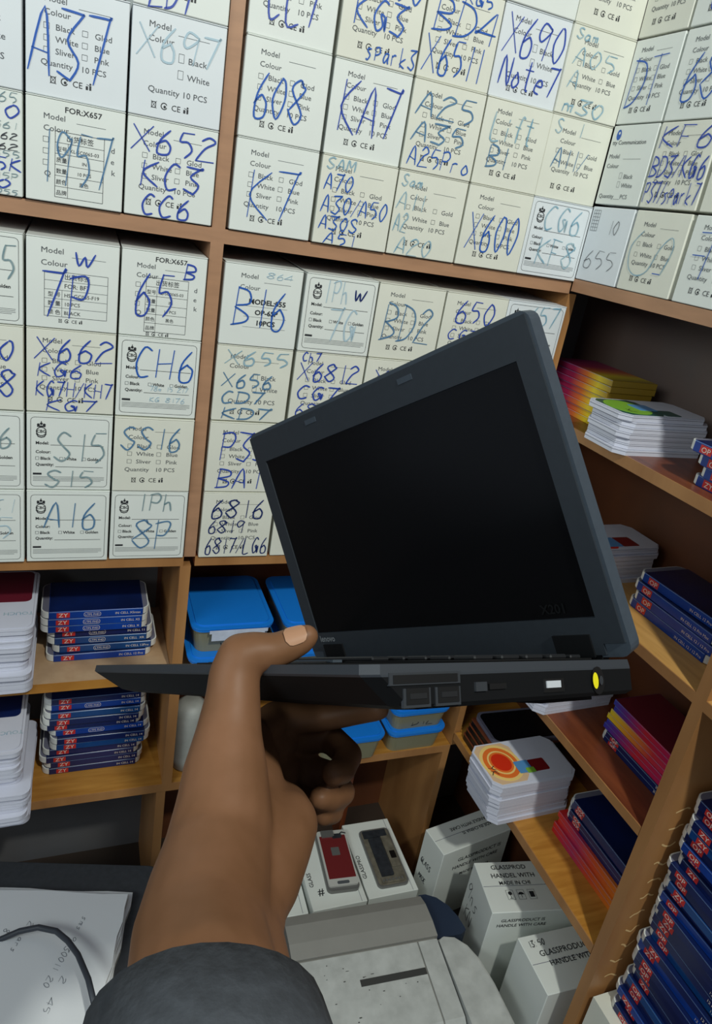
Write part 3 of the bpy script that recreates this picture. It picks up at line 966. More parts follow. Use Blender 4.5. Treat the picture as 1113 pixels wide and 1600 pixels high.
# white tray boxes at the far left, end towards the room
z = .720
rg = random.Random(11)
for i in range(12):
    o = get('tray_end', lambda: tray_box(L=.175, D=.110, h=.0098, chop=False))
    jx = rg.uniform(-.004, .003) - (.004 if 3 <= i <= 6 else 0)
    put(o, -.056 + jx, .985 + rg.uniform(-.006, .012), z, 90 + rg.uniform(-1, 1), 'white tray box, %s of the twelve at the left edge of the dusty shelf' % nth(i, 12), 'tray box', 'white tray boxes on the dusty left shelf')
    if i == 11:
        top = o
    z += .0098
top = copy_tree(top)
bpy.data.objects.remove(top)
a = Acc()
a.slab(.002, .002, .173, .108, 0, .0006, .013, 'tray_cool', 6)
a.text('TOUCH', (.045, .022, .0009), (-0.0, 1, 0), (-1, 0, 0), .012, 'ink_teal', 0, 'C')
a.slab(.075, .006, .169, .104, .0006, .0010, .010, 'violet_end', 6)
o = a.obj('printed_card'); put(o, -.0565, .990, z, 90, 'white printed card with a dark red picture lying on the far left tray stack', 'card', None)
z = .476
for i in range(14):
    low = i < 7
    o = get('tray_end2', lambda: tray_box(L=.175, D=.110, h=.0098, chop=False))
    put(o, (-.062 if low else -.072) + rg.uniform(-.003, .003), (.955 if low else .975) + rg.uniform(-.006, .006), z, 90 + rg.uniform(-1.2, 1.2), 'white tray box, %s of the fourteen overhanging the yellow wood shelf at far left' % nth(i, 14), 'tray box', 'white tray boxes on the yellow wood left shelf')
    z += .0102
a = Acc()
a.slab(.002, .002, .173, .108, 0, .0006, .013, 'tray_cool', 6)
a.text('TOUCH', (.045, .020, .0009), (-0.0, 1, 0), (-1, 0, 0), .012, 'ink_teal', 0, 'C')
a.slab(.080, .006, .169, .104, .0006, .0010, .010, 'sleeve_top', 6)
o = a.obj('printed_card'); put(o, -.073, .976, z, 90, 'white printed card with a dark picture on the lower far left tray stack', 'card', None)

# right unit, highest open shelf
R1, R2, R3, R4 = 1.229, .991, .755, .512
z = R1
rg = random.Random(21)
for i in range(8):
    o = get('pink', lambda: plain_box('pinkyel', .165, .095, .0102, 'pinkyel', 'pinkyel'))
    put(o, .806 + rg.uniform(-.002, .002), 1.066 + rg.uniform(-.004, .004), z, -90, 'magenta and yellow screen box, %s of the eight in the right unit corner' % nth(i, 8), 'screen box', 'magenta and yellow screen boxes')
    z += .0105
z = R1
for i in range(7):
    o = get('tray_side', lambda: tray_box(L=.172, D=.094, h=.0084))
    put(o, .742 + rg.uniform(-.002, .004) + (-.003 if i == 6 else 0), .774 + rg.uniform(-.002, .003), z, (0 if i < 5 else 1.5), 'white tray box, %s of the seven under the green printed card' % nth(i, 7), 'tray box', 'white tray boxes under the green card')
    z += .0086
a = Acc()
a.slab(.002, .002, .170, .092, 0, .0006, .012, 'tray_cool', 6, True)
a.slab(.006, .005, .086, .088, .0006, .0009, .010, 'green_dark', 6, True)
a.prism([(.012 + .030 + .036 * math.cos(t * .3) * 1.0, .046 + .038 * math.sin(t * .3)) for t in range(21)], .0009, .0012, 'green')
a.slab(.054, .030, .090, .062, .0012, .0015, .003, 'sky_print')
a.slab(.086, .008, .118, .036, .0006, .0011, .004, 'green_dark')
handwrite(a, 'K', (0, 0, .0018), EX, (0, 1, 0), .024, .036, .018, .034, .0012, 'print_dark', rg)
o = a.obj('printed_card'); put(o, .739, .775, z, 1.5, 'white card with a green leaf picture on the tray stack beside the laptop lid', 'card', None)
z = R1
for i, lg in enumerate(('ZY', 'ZY', 'OP', 'OP')):
    o = get(('s2', lg), lambda: sleeved('blue_box', lg, False, 'IN CELL', h=.0150))
    put(o, (.785, .780, .776, .770)[i], (.676, .664, .672, .686)[i], z, -90, 'blue screen box with red logo, %s of four on the highest open shelf' % nth(i, 4), 'screen box', 'blue screen boxes on the highest open shelf')
    z += .0154
# second open shelf
z = R2
for i in range(7):
    o = get('tray_side', lambda: tray_box(L=.172, D=.094, h=.0084))
    put(o, .762 + rg.uniform(-.003, .003), .798 + rg.uniform(-.003, .003), z, 2, 'white tray box, %s of seven behind the laptop lid' % nth(i, 7), 'tray box', 'white tray boxes behind the laptop edge')
    z += .0088
a = Acc()
a.slab(.002, .002, .170, .092, 0, .0006, .012, 'tray_cool', 6, True)
a.slab(.008, .006, .080, .066, .0006, .0009, .008, 'red_print')
a.slab(.046, .012, .092, .044, .0009, .0012, .003, 'sky_print')
a.slab(.092, .012, .128, .044, .0006, .0010, .003, 'maroon_print')
o = a.obj('printed_card'); put(o, .763, .799, z, 2, 'white card with a red and rainbow picture on trays behind the laptop edge', 'card', None)
z = R2
for i, wd in enumerate(('IN CELL 12 / 12 Pro', 'IN CELL 12 / 12 Pro', 'IN CELL 12 Pro Max', 'IN CELL 12 Pro Max')):
    o = get(('s3', wd), lambda: sleeved('blue_box', 'OP', False, wd, h=.0150, L=.172))
    put(o, (.822, .820, .822, .826)[i], (.746, .738, .746, .744)[i], z, -90 + (0, 1, .5, 3)[i], 'blue screen box with red logo patch, %s of four on the tan shelf' % nth(i, 4), 'screen box', 'blue screen boxes on the tan shelf')
    z += .0154
# third open shelf
z = R3
for i in range(6):
    o = get('tray_side', lambda: tray_box(L=.172, D=.094, h=.0084))
    put(o, .738 + rg.uniform(-.003, .003), .768 + rg.uniform(-.003, .003), z, 2, 'white tray box, %s of the six just under the laptop power socket' % nth(i, 6), 'tray box', 'white tray boxes under the laptop')
    z += .0086
z = R3
for i in range(8):
    key, lab = (('blue3', 'blue') if i < 2 else (('yel3', 'yellow-to-magenta') if i in (4, 5) else ('mag3', 'purple-to-magenta')))
    if key == 'blue3':
        o = get(key, lambda: sleeved('blue_box' if i else 'blue_dark', 'GF', False, 'IN CELL', h=.0100, L=.165))
    elif key == 'yel3':
        o = get(key, lambda: plain_box('yelred', .165, .095, .0098, 'yellow', 'violet_end'))
    else:
        o = get(key, lambda: plain_box('bluered', .165, .095, .0098, 'blue_box', 'violet_end'))
    put(o, .822 + rg.uniform(-.002, .002), .708 + rg.uniform(-.003, .003) - .0015 * i, z, -90, '%s screen box, %s of eight on the red-brown shelf' % (lab, nth(i, 8)), 'screen box', 'coloured screen boxes on the red-brown shelf')
    z += .0102
# lowest open shelf
z = R4
for i in range(9):
    o = get('tray_sun', lambda: tray_box(L=.180, D=.102, h=.0098))
    put(o, .706 + rg.uniform(-.003, .005) - .0012 * i, .766 + rg.uniform(-.002, .002), z, 1 + rg.uniform(-1, 1), 'white tray box, %s of the nine under the red sun card' % nth(i, 9), 'tray box', 'white tray boxes under the red sun card')
    z += .0101
a = Acc()
a.slab(.001, .001, .179, .101, 0, .0006, .014, 'tray_cool', 6, True)
a.slab(.005, .004, .082, .098, .0006, .0008, .012, 'peach_print', 6, True)
for k, (r, m) in enumerate(((.040, 'cream_print'), (.034, 'orange_print'), (.026, 'cream_print'), (.023, 'orange_print'), (.019, 'red_print'))):
    a.prism([(.044 + r * math.cos(2 * math.pi * t / 32), .052 + r * 1.1 * math.sin(2 * math.pi * t / 32)) for t in range(32)], .0008 + .0002 * k, .0010 + .0002 * k, m)
a.slab(.066, .020, .096, .048, .0019, .0022, .002, 'sky_print')
a.slab(.082, .018, .100, .030, .0022, .0024, .002, 'green')
a.slab(.097, .020, .132, .048, .0006, .0012, .003, 'maroon_print')
a.text('YK', (.080, .080, .0012), (0, -1, 0), (1, 0, 0), .010, 'logo_ink', 0, 'C')
handwrite(a, 'YK', (0, 0, .0022), (0, -1, 0), (1, 0, 0), -.048, -.026, .010, .024, .0014, 'print_dark', rg)
o = a.obj('printed_card'); put(o, .696, .767, z, 1, 'white card with a red sun picture on the stack jutting from the lowest open shelf', 'card', None)
z = R4
for i in range(8):
    key, lab = ('red4', 'red-to-orange') if i < 4 else ('navy4', 'navy')
    if i < 4:
        o = get(key, lambda: plain_box('redmag', .165, .100, .0118, 'red_print', 'redmag'))
    else:
        o = get(key, lambda: sleeved('blue_dark', 'GX', False, '', L=.165, h=.0110))
    put(o, .822 + (.004 if i >= 4 else 0) + rg.uniform(-.002, .002), .734 + rg.uniform(-.003, .003) - (.006 if i >= 4 else 0), z, -90, '%s screen box, %s of eight on the yellow lowest open shelf' % (lab, nth(i, 8)), 'screen box', 'red and navy screen boxes on the lowest open shelf')
    z += .0120
z = R4
for i in range(4):
    a = Acc()
    a.slab(0, 0, .17, .095, 0, .012, .006, 'black_gloss', 4)
    a.slab(-.0005, -.0005, .1705, .0955, .012, .0135, .006, 'laminate', 4)
    o = a.obj('screen_box'); put(o, .766 + .002 * i, .890 - .002 * i, z, 0, 'black and brown flat box, %s of four in the lowest open shelf corner' % nth(i, 4), 'screen box', 'dark flat boxes in the corner')
    z += .0137
a = Acc()
a.slab(0, 0, .175, .092, 0, .008, .016, 'tray_line', 6)
a.slab(.006, .006, .169, .086, .008, .0086, .012, 'black_gloss', 6)
o = a.obj('tray_box'); put(o, .778, .893, z, -2, 'black panel in a grey rimmed tray on top of the dark corner boxes', 'tray box', None)

# tall stack in the next bay, beyond the upright
rg = random.Random(31)
a = Acc()
a.box(.765, .300, FL, .935, .505, .43, 'card_old')
o = a.obj('packing_carton'); tag(o, 'large brownish carton under the tall blue stack beyond the upright', 'carton')
z = .43
NB = 29
for i in range(NB):
    c = ('blue_dark', 'blue_dark', 'blue_box', 'blue_dark', 'blue_teal', 'blue_dark', 'blue_dark')[i % 7]  # mostly darker sleeves, the dim light of this low corner put into their colour
    lg = ('OP', 'ZY', 'ZY', 'OP')[i % 4]
    o = get(('t', c, lg), lambda: sleeved(c, lg, False, '12 PRO MAX', h=.0138))
    put(o, .792 + rg.uniform(-.008, .006), .500 + rg.uniform(-.006, .004), z, -90 + rg.uniform(-1.5, 1.5), 'blue screen box, %s of the tall stack at the right picture edge' % (nth(i, NB) if i == 0 or NB - 1 - i < 17 else ORD[i] + ' from its foot'), 'screen box', 'tall stack of blue screen boxes')
    z += .0142


# ------------------------------------------------------------------ food containers with blue lids
def container(W=.140, D=.165, h=.048, mark='', group=None):
    a = Acc()
    pts = []
    n = 5
    for cx, cy, a0 in ((W - .018, D - .018, 0), (.018, D - .018, 90), (.018, .018, 180), (W - .018, .018, 270)):
        for i in range(n + 1):
            t = math.radians(a0 + 90 * i / n)
            pts.append((cx + .018 * math.cos(t), cy + .018 * math.sin(t)))
    cxm, cym = W / 2, D / 2
    lo = [(cxm + (x - cxm) * .88, cym + (y - cym) * .90) for x, y in pts]
    k = len(pts)
    v = [(x, y, 0) for x, y in lo] + [(cxm + (x - cxm) * .97, cym + (y - cym) * .97, h - .008) for x, y in pts]
    a.add(v, [list(range(k - 1, -1, -1)), [k + i for i in range(k)]] + [(i, (i + 1) % k, k + (i + 1) % k, k + i) for i in range(k)], 'tub')
    if mark:
        handwrite(a, mark, (0, .006, 0), EX, EZ, .045, .095, .008, h - .016, .0018, 'print_dark', random.Random(mark))
    root = a.obj('food_container')
    l = Acc()
    l.slab(-.001, -.001, W + .001, D + .001, h - .008, h - .003, .019, 'lid_blue', 6)
    l.slab(-.003, -.003, W + .003, D + .003, h - .003, h, .021, 'lid_blue', 6)
    l.slab(.006, .006, W - .006, D - .006, h, h + .0022, .014, 'lid_blue', 6)
    l.obj('lid', root)
    return root


FC = [(.184, .985, .720, .038, '', 'blue-lidded food container, lower one of the pair beside the thumb'),
      (.187, .998, .7605, .053, 'G5', 'blue-lidded food container, upper one of the pair beside the thumb'),
      (.345, .985, .720, .038, 'D2', 'blue-lidded food container at the foot of the laptop lid, lower one'),
      (.347, .995, .7605, .051, '466', 'blue-lidded food container at the foot of the laptop lid, upper one'),
      (.452, .992, .476, .058, 'F1', 'blue-lidded food container beside the curled fingertips'),
      (.605, 1.000, .476, .052, '', 'clear blue-lidded food container holding up the B12 one'),
      (.607, 1.002, .5305, .048, 'B12', 'blue-lidded food container marked B12, on top of a clear one')]
for x, y, z, h, mk, lab in FC:
    o = container(.138 if x < .6 else .128, .165, h, mk)
    o.location = (x, y, z)
    tag(o, lab, 'container', 'food containers with blue lids')
a = Acc()
a.slab(0, 0, .10, .05, 0, .006, .004, 'bag_white')
a.slab(.004, -.004, .095, .0, -.014, .004, .001, 'bag_white')
o = a.obj('plastic_packet'); o.location = (.213, .990, .8092); o.rotation_euler = (0, 0, 0); tag(o, 'white plastic packet hanging over the front of a blue container lid', 'packet')
o.location = (.213, .9900, .8060)
o.data.transform(Matrix.Diagonal((1, .02, 1, 1)))
# crumpled roll
a = Acc()
rg = random.Random(9)
prof = [(.021, .476), (.027, .480), (.029, .50), (.0275, .515), (.0295, .53), (.028, .55), (.030, .565), (.0285, .585), (.029, .60), (.026, .615), (.016, .622)]
a.lathe(prof, 'roll', 20, (.206, 1.050))
o = a.obj('plastic_roll', None, True); tag(o, 'grey-white crumpled roll standing between the upright and the forearm', 'roll')

# ------------------------------------------------------------------ laptop
LO = Vector((0.29897103, 0.2516272, 1.28864916))
LM = Matrix(((-0.31111555, -0.94837265, 0.06161517), (0.77637447, -0.21622801, 0.59202039), (-0.54813302, 0.2320232, 0.8035642)))
LW, LD, LH, LTH = .3064, .2004, .2072, math.radians(68.79)
lap = empty('laptop')
lap.matrix_world = Matrix.Translation(LO) @ LM.to_4x4()
tag(lap, 'black laptop held up half open with its dark screen facing the camera', 'laptop')


def lpart(acc, name, parent=None, smooth=False):
    o = acc.obj(name, parent or lap, smooth)
    return o


a = Acc()
top = [(0, 0), (LW, 0), (LW, LD), (0, LD)]


def ring(ix0, ix1, iy0, iy1, z):
    x0, x1, y0, y1 = ix0, LW - ix1, iy0, LD - iy1
    c = .006
    return [(x0 + c, y0, z), (x1 - c, y0, z), (x1, y0 + c, z), (x1, y1 - c, z), (x1 - c, y1, z), (x0 + c, y1, z), (x0, y1 - c, z), (x0, y0 + c, z)]


levels = [ring(.002, .020, .004, .022, -.0185), ring(0, .015, 0, .015, -.0165), ring(0, .001, 0, .001, -.0050), ring(0, 0, 0, 0, -.0040), ring(.0006, .0006, .0006, .0006, 0)]
v = [p for L_ in levels for p in L_]
F = [list(range(7, -1, -1)), [32 + i for i in range(8)]]
for l in range(4):
    for i in range(8):
        F.append((l * 8 + i, l * 8 + (i + 1) % 8, (l + 1) * 8 + (i + 1) % 8, (l + 1) * 8 + i))
a.add(v, F[:18], 'laptop_low')
a.add(v, F[18:], 'laptop_rim')
a.box(.03, .0, -.023, .16, .05, -.0185, 'laptop_low')
lpart(a, 'base')
a = Acc()
a.box(.020, .012, .0002, LW - .020, .118, .0010, 'port')
rows = [(14, .0), (14, .3), (13, .55), (12, .9)]
for r, (n, sh) in enumerate(rows):
    kw = (LW - .046) / 14.5
    for k in range(n):
        x = .023 + (k + sh * .6) * kw
        a.cbox(x, .032 + r * .0175, .0008, x + kw * .86, .032 + r * .0175 + .0150, .0034, 'key', .0008)
for k in range(16):
    x = .023 + k * (LW - .046) / 16
    a.cbox(x, .018, .0008, x + .0135, .028, .0030, 'key', .0006)
a.cbox(.095, .103, .0008, .200, .116, .0034, 'key', .0008)
lpart(a, 'keyboard')
a = Acc(); a.slab(.120, .128, .195, .176, .0002, .0010, .003, 'key'); a.box(.118, .120, .0002, .197, .127, .0018, 'laptop'); lpart(a, 'touchpad')
# near side: sockets
a = Acc()
a.box(-.0006, .1480, -.0085, .001, .1900, -.0035, 'steel'); a.box(-.0010, .150, -.0078, .0, .1880, -.0044, 'port'); lpart(a, 'card_slot')
for y in (.1560, .1745):
    a = Acc()
    a.box(-.0006, y - .0078, -.0175, .001, y + .0078, -.0098, 'steel'); a.box(-.0011, y - .0064, -.0162, 0, y + .0064, -.0098, 'port'); a.box(-.0015, y - .0048, -.0140, 0, y + .0048, -.0118, 'key'); lpart(a, 'usb_socket')
a = Acc(); a.box(-.0012, .131, -.0125, .001, .1385, -.0085, 'steel'); a.box(-.0010, .117, -.0120, .001, .129, -.0095, 'port'); lpart(a, 'slide_switch')
a = Acc(); a.box(-.0006, .0710, -.0150, .001, .0880, -.0085, 'port'); a.box(-.0012, .0745, -.0128, 0, .0860, -.0095, 'port_white'); lpart(a, 'white_socket')
a = Acc()
rr = .0060
a.add([(-.0006, .040 + rr * math.cos(t * .3927), -.0105 + rr * 1.2 * math.sin(t * .3927)) for t in range(16)], [list(range(16))], 'port')
a.add([(-.0012, .0432 + .0026 * math.cos(t * .3927), -.0105 + .0042 * math.sin(t * .3927)) for t in range(16)], [list(range(16))], 'port_yellow')
a.add([(-.0016, .0385 + .0018 * math.cos(t * .3927), -.0105 + .0024 * math.sin(t * .3927)) for t in range(16)], [list(range(16))], 'steel')
lpart(a, 'power_socket')
a = Acc()
for k in range(2):
    a.box(.1000 + k * .0062, LD - .0060, -.0078, .1028 + k * .0062, LD - .0026, -.0052, 'led')
lpart(a, 'indicator_light')
# lid, modelled closed over the base then swung open
lid = empty('lid')
lid.parent = lap
dv = Vector((0, math.cos(LTH), math.sin(LTH)))
nv = Vector((0, math.sin(LTH), -math.cos(LTH)))
lid.matrix_local = Matrix((Vector((1, 0, 0)), dv, -nv)).transposed().to_4x4()   # local z points to the outside of the lid
lid.location = (0, .001, .004)
a = Acc()
a.slab(0, -.003, LW, LH, .0, .0105, .007, 'laptop', 4)
a.slab(.0015, .004, LW - .0015, LH - .0015, .0105, .0120, .008, 'laptop', 4)
a.obj('lid_shell', lid)
a = Acc()
bx0, bx1, by0, by1 = .016, LW - .016, .022, LH - .027
# raised bezel around the display, on the -z (user) side
for (x0, y0, x1, y1) in ((.002, .006, bx0, LH - .003), (bx1, .006, LW - .002, LH - .003), (bx0, -.001, bx1, by0), (bx0, by1, bx1, LH - .003)):
    a.box(x0, y0, -.0016, x1, y1, .0002, 'bezel')
for x in (.105, .215):
    a.box(x - .007, LH - .012, -.0020, x + .007, LH - .008, -.0014, 'laptop')
a.obj('bezel', lid)
a = Acc(); a.box(bx0 + .0004, by0 + .0004, -.0007, bx1 - .0004, by1 - .0004, .0001, 'screen'); a.obj('display', lid)
a = Acc()
a.text('lenovo', (LW - .018, .0145, -.0019), (-1, 0, 0), (0, 1, 0), .0075, 'logo_grey', .02)
a.text('X201', (.052, .026, -.0019), (-1, 0, 0), (0, 1, 0), .0085, 'laptop_low', .02)
a.obj('bezel_lettering', lid)
for x in (.020, LW - .050):
    a = Acc()
    a.tube([(x, -.001, .004), (x + .032, -.001, .004)], .0055, 'laptop_low', 12)
    a.box(x + .003, -.002, -.003, x + .029, .012, .001, 'laptop_low')
    a.obj('hinge', lid)

# ------------------------------------------------------------------ hand and forearm
def sphere_pts(r, n=10):
    v, F = [], []
    for i in range(n + 1):
        th = math.pi * i / n
        for k in range(2 * n):
            ph = math.pi * k / n
            v.append((r * math.sin(th) * math.cos(ph), r * math.sin(th) * math.sin(ph), r * math.cos(th)))
    for i in range(n):
        for k in range(2 * n):
            F.append((i * 2 * n + k, i * 2 * n + (k + 1) % (2 * n), (i + 1) * 2 * n + (k + 1) % (2 * n), (i + 1) * 2 * n + k))
    return v, F


def chain(acc, nodes):
    P = [(at(*n[:3]), n[3]) for n in nodes]
    for i in range(len(P) - 1):
        (p, r), (q, s) = P[i], P[i + 1]
        n = max(2, int((q - p).length / (min(r, s) * .15)))
        for k in range(n + 1):
            t = k / n
            c, rr = p.lerp(q, t), r + (s - r) * t
            v, F = sphere_pts(rr, 9)
            acc.add([c + Vector(w) for w in v], F, 'skin')


a = Acc()
# forearm and wrist, two parallel strands give the oval section
chain(a, [(330, 2500, .170, .026), (324, 1840, .186, .026), (318, 1560, .225, .0255), (312, 1470, .250, .0245), (325, 1400, .270, .0240), (340, 1330, .290, .0225), (350, 1250, .310, .0205)])
chain(a, [(345, 2500, .178, .026), (350, 1840, .200, .026), (350, 1560, .245, .0255), (352, 1470, .270, .0225), (375, 1400, .295, .0210), (400, 1330, .320, .0200)])
# thumb: metacarpal, two phalanges, tip resting on the palm rest
chain(a, [(330, 1380, .280, .022), (348, 1290, .298, .0215), (352, 1215, .312, .0195), (357, 1150, .322, .0155), (364, 1092, .330, .0132), (366, 1056, .334, .0124), (376, 1026, .336, .0114), (400, 1019, .337, .0100)])
chain(a, [(400, 1019, .337, .0100), (428, 1018, .338, .0086), (452, 1008, .339, .0082), (470, 1000, .340, .0073), (480, 994, .340, .0060)])
# heel and body of the palm
chain(a, [(352, 1430, .285, .022), (400, 1370, .300, .0200), (432, 1315, .315, .0170), (446, 1290, .325, .0155)])
chain(a, [(380, 1300, .315, .021), (385, 1230, .345, .0190), (385, 1165, .375, .0150)])
chain(a, [(446, 1290, .325, .0155), (440, 1270, .355, .0150), (430, 1262, .390, .0125)])
chain(a, [(400, 1290, .330, .019), (395, 1230, .362, .0160), (400, 1180, .390, .0130)])
# fingers: index along the underside, middle, ring and little finger curling back
chain(a, [(385, 1165, .378, .0125), (430, 1122, .412, .0100), (500, 1122, .420, .0085), (560, 1112, .412, .0075), (592, 1108, .404, .0066)])
chain(a, [(400, 1185, .388, .0120), (450, 1150, .425, .0100), (515, 1152, .432, .0090), (545, 1180, .412, .0084), (534, 1204, .392, .0078), (521, 1208, .383, .0070)])
chain(a, [(412, 1220, .390, .0118), (455, 1195, .428, .0098), (515, 1212, .430, .0088), (535, 1238, .410, .0080), (515, 1248, .392, .0074), (500, 1247, .384, .0066)])
chain(a, [(428, 1255, .390, .0110), (460, 1248, .415, .0085), (505, 1262, .418, .0074), (520, 1270, .405, .0066), (505, 1274, .393, .0060)])
raw = a.obj('raw')
md = raw.modifiers.new('r', 'REMESH'); md.mode = 'VOXEL'; md.voxel_size = .0015; md.use_smooth_shade = True
sm = raw.modifiers.new('s', 'SMOOTH'); sm.factor = .6; sm.iterations = 14
bpy.context.view_layer.update()
hm = bpy.data.meshes.new_from_object(raw.evaluated_get(bpy.context.evaluated_depsgraph_get()))
bpy.data.objects.remove(raw)
hm.materials.clear(); hm.materials.append(M['skin'])
for p in hm.polygons:
    p.use_smooth = True; p.material_index = 0
hand = bpy.data.objects.new('person', hm)
COL.objects.link(hand)
tag(hand, "person's bare left hand and forearm gripping the laptop from below, thumb on top", 'person')
# nail on the thumb
a = Acc()
c = at(462, 992, .3305)
ax = (at(480, 984, .3315) - at(440, 998, .3300)).normalized()
nn = (CAM - c).normalized() * .55 + Vector((0, 0, 1)) * .75
nn = (nn - ax * nn.dot(ax)).normalized()
bt = nn.cross(ax)
cc = at(466, 1002, .3397) 
v, F = [], []
for i in range(9):
    s = (i / 8 - .5)
    for k in range(9):
        w = (k / 8 - .5)
        rad = .0080 - .0012 * (s + .5)
        an = w * 1.35
        half = math.sqrt(max(0, 1 - (2 * s) ** 4 * .8))
        an *= half
        v.append(cc + ax * (s * .0105) + (nn * math.cos(an) + bt * math.sin(an)) * (rad + .0006))
for i in range(8):
    for k in range(8):
        F.append((i * 9 + k, i * 9 + k + 1, (i + 1) * 9 + k + 1, (i + 1) * 9 + k))
a.add(v, F, 'nail')
o = a.obj('fingernail', hand, True); o['label'] = 'pale thumb nail'
# sleeve cuff
a = Acc()
pc = [(at(326, 1652, .2140), .0362), (at(334, 1700, .2060), .0372), (at(338, 1900, .1850), .0385), (at(338, 2400, .1760), .0400), (at(338, 3300, .1700), .0420)]
e1 = (at(400, 1500, .252) - at(200, 1500, .240)).normalized()
v, F = [], []
SEG = 28
for q, (p, r) in enumerate(pc):
    t = (pc[min(q + 1, 4)][0] - pc[max(q - 1, 0)][0]).normalized()
    u = (e1 - t * e1.dot(t)).normalized(); w = t.cross(u)
    for k in range(SEG):
        an = 2 * math.pi * k / SEG
        rr = r * (1 + .025 * math.sin(3 * an + q))
        shift = t * (-.014 if q == 0 else 0) * (.5 - .5 * math.cos(an)) 
        v.append(p + shift + u * math.cos(an) * rr * 1.02 + w * math.sin(an) * rr * 1.0)
for q in range(4):
    for k in range(SEG):
        F.append((q * SEG + k, q * SEG + (k + 1) % SEG, (q + 1) * SEG + (k + 1) % SEG, (q + 1) * SEG + k))
a.add(v, F, 'cuff')
o = a.obj('sleeve', hand, True)
sd = o.modifiers.new('s', 'SOLIDIFY'); sd.thickness = .003

# ------------------------------------------------------------------ stool with papers and a cable
an = math.radians(-14)
stool = empty('padded_stool', (-.02, .83, FL), an)
stool.matrix_world = Matrix.Translation((-.02, .83, FL)) @ Matrix.Rotation(an, 4, 'Z')
tag(stool, 'dark grey padded stool under the papers at the lower left', 'stool')
a = Acc(); a.slab(-.30, -.17, .155, .125, .225, .278, .030, 'fabric', 6); a.slab(-.296, -.166, .151, .121, .278, .282, .026, 'fabric', 6); a.obj('seat', stool)
for x, y in ((-.26, -.13), (.115, -.13), (-.26, .085), (.115, .085)):
    a = Acc(); a.tube([(x, y, 0), (x, y, .225)], .011, 'cable', 10); a.obj('leg', stool)
rg = random.Random(2)
for i in range(5):
    a = Acc()
    x1, y1 = .104 + rg.uniform(-.004, .006), .050 + rg.uniform(-.004, .004) + .010 * (i == 0)
    t = .0035 if i else .010
    n = 9
    top_e = [(-.26 + (x1 + .26) * k / n, y1 + .0015 * math.sin(k * 1.7 + i)) for k in range(n + 1)]
    rt = [(x1 + .002 * math.sin(k * 2.1 + i), y1 - .21 * k / n) for k in range(1, n + 1)]
    a.prism(list(reversed(top_e + rt + [(-.26, y1 - .21)])), 0, t, 'paper_edge', 'paper')
    if i == 4:
        for (s, x, y, ln) in (('sms 9 30011 20', .045, .02, .11), ('25 ars', -.035, -.01, .05), ('8 5 100', -.065, -.03, .045), ('2x 45', .065, -.07, .05)):
            handwrite(a, s, (0, 0, t + .0004), (-.25, -.97, 0), (.97, -.25, 0), -y, -y + ln, x * .9, x * .9 + .009, .0008, 'pencil', rg)
    o = a.obj('paper_sheaf', None)
    o.matrix_world = stool.matrix_world @ Matrix.Translation((0, 0, .2824 + (0 if i == 0 else .0104 + (i - 1) * .0037))) @ Matrix.Rotation(rg.uniform(-.02, .02), 4, 'Z')
    tag(o, 'white sheaf of papers on the dark stool, %s of the five' % nth(i, 5), 'papers', 'papers on the stool')
a = Acc()
a.tube([at(x, y, d - .016) for x, y, d in ((-60, 1500, 1.06), (0, 1468, 1.065), (30, 1455, 1.068), (60, 1449, 1.07), (88, 1455, 1.065), (106, 1470, 1.05), (122, 1492, 1.03), (138, 1530, .995), (150, 1580, .955))], .0042, 'cable', 10)
o = a.obj('cable', None, True); tag(o, 'dark grey cable arching over the white papers', 'cable')

# ------------------------------------------------------------------ bottle between upright and forearm
a = Acc(); a.lathe([(.022, FL), (.024, FL + .004), (.024, FL + .09), (.020, FL + .11), (.010, FL + .13), (.010, FL + .142)], 'bottle', 20, (.215, 1.05))
o = a.obj('bottle', None, True); tag(o, 'small green bottle with a pale cap low between the upright and the wrist', 'bottle')
b = Acc(); b.lathe([(.0125, FL + .142), (.013, FL + .144), (.013, FL + .160), (.011, FL + .162)], 'bottle_cap', 18, (.215, 1.05)); b.obj('cap', o, True)


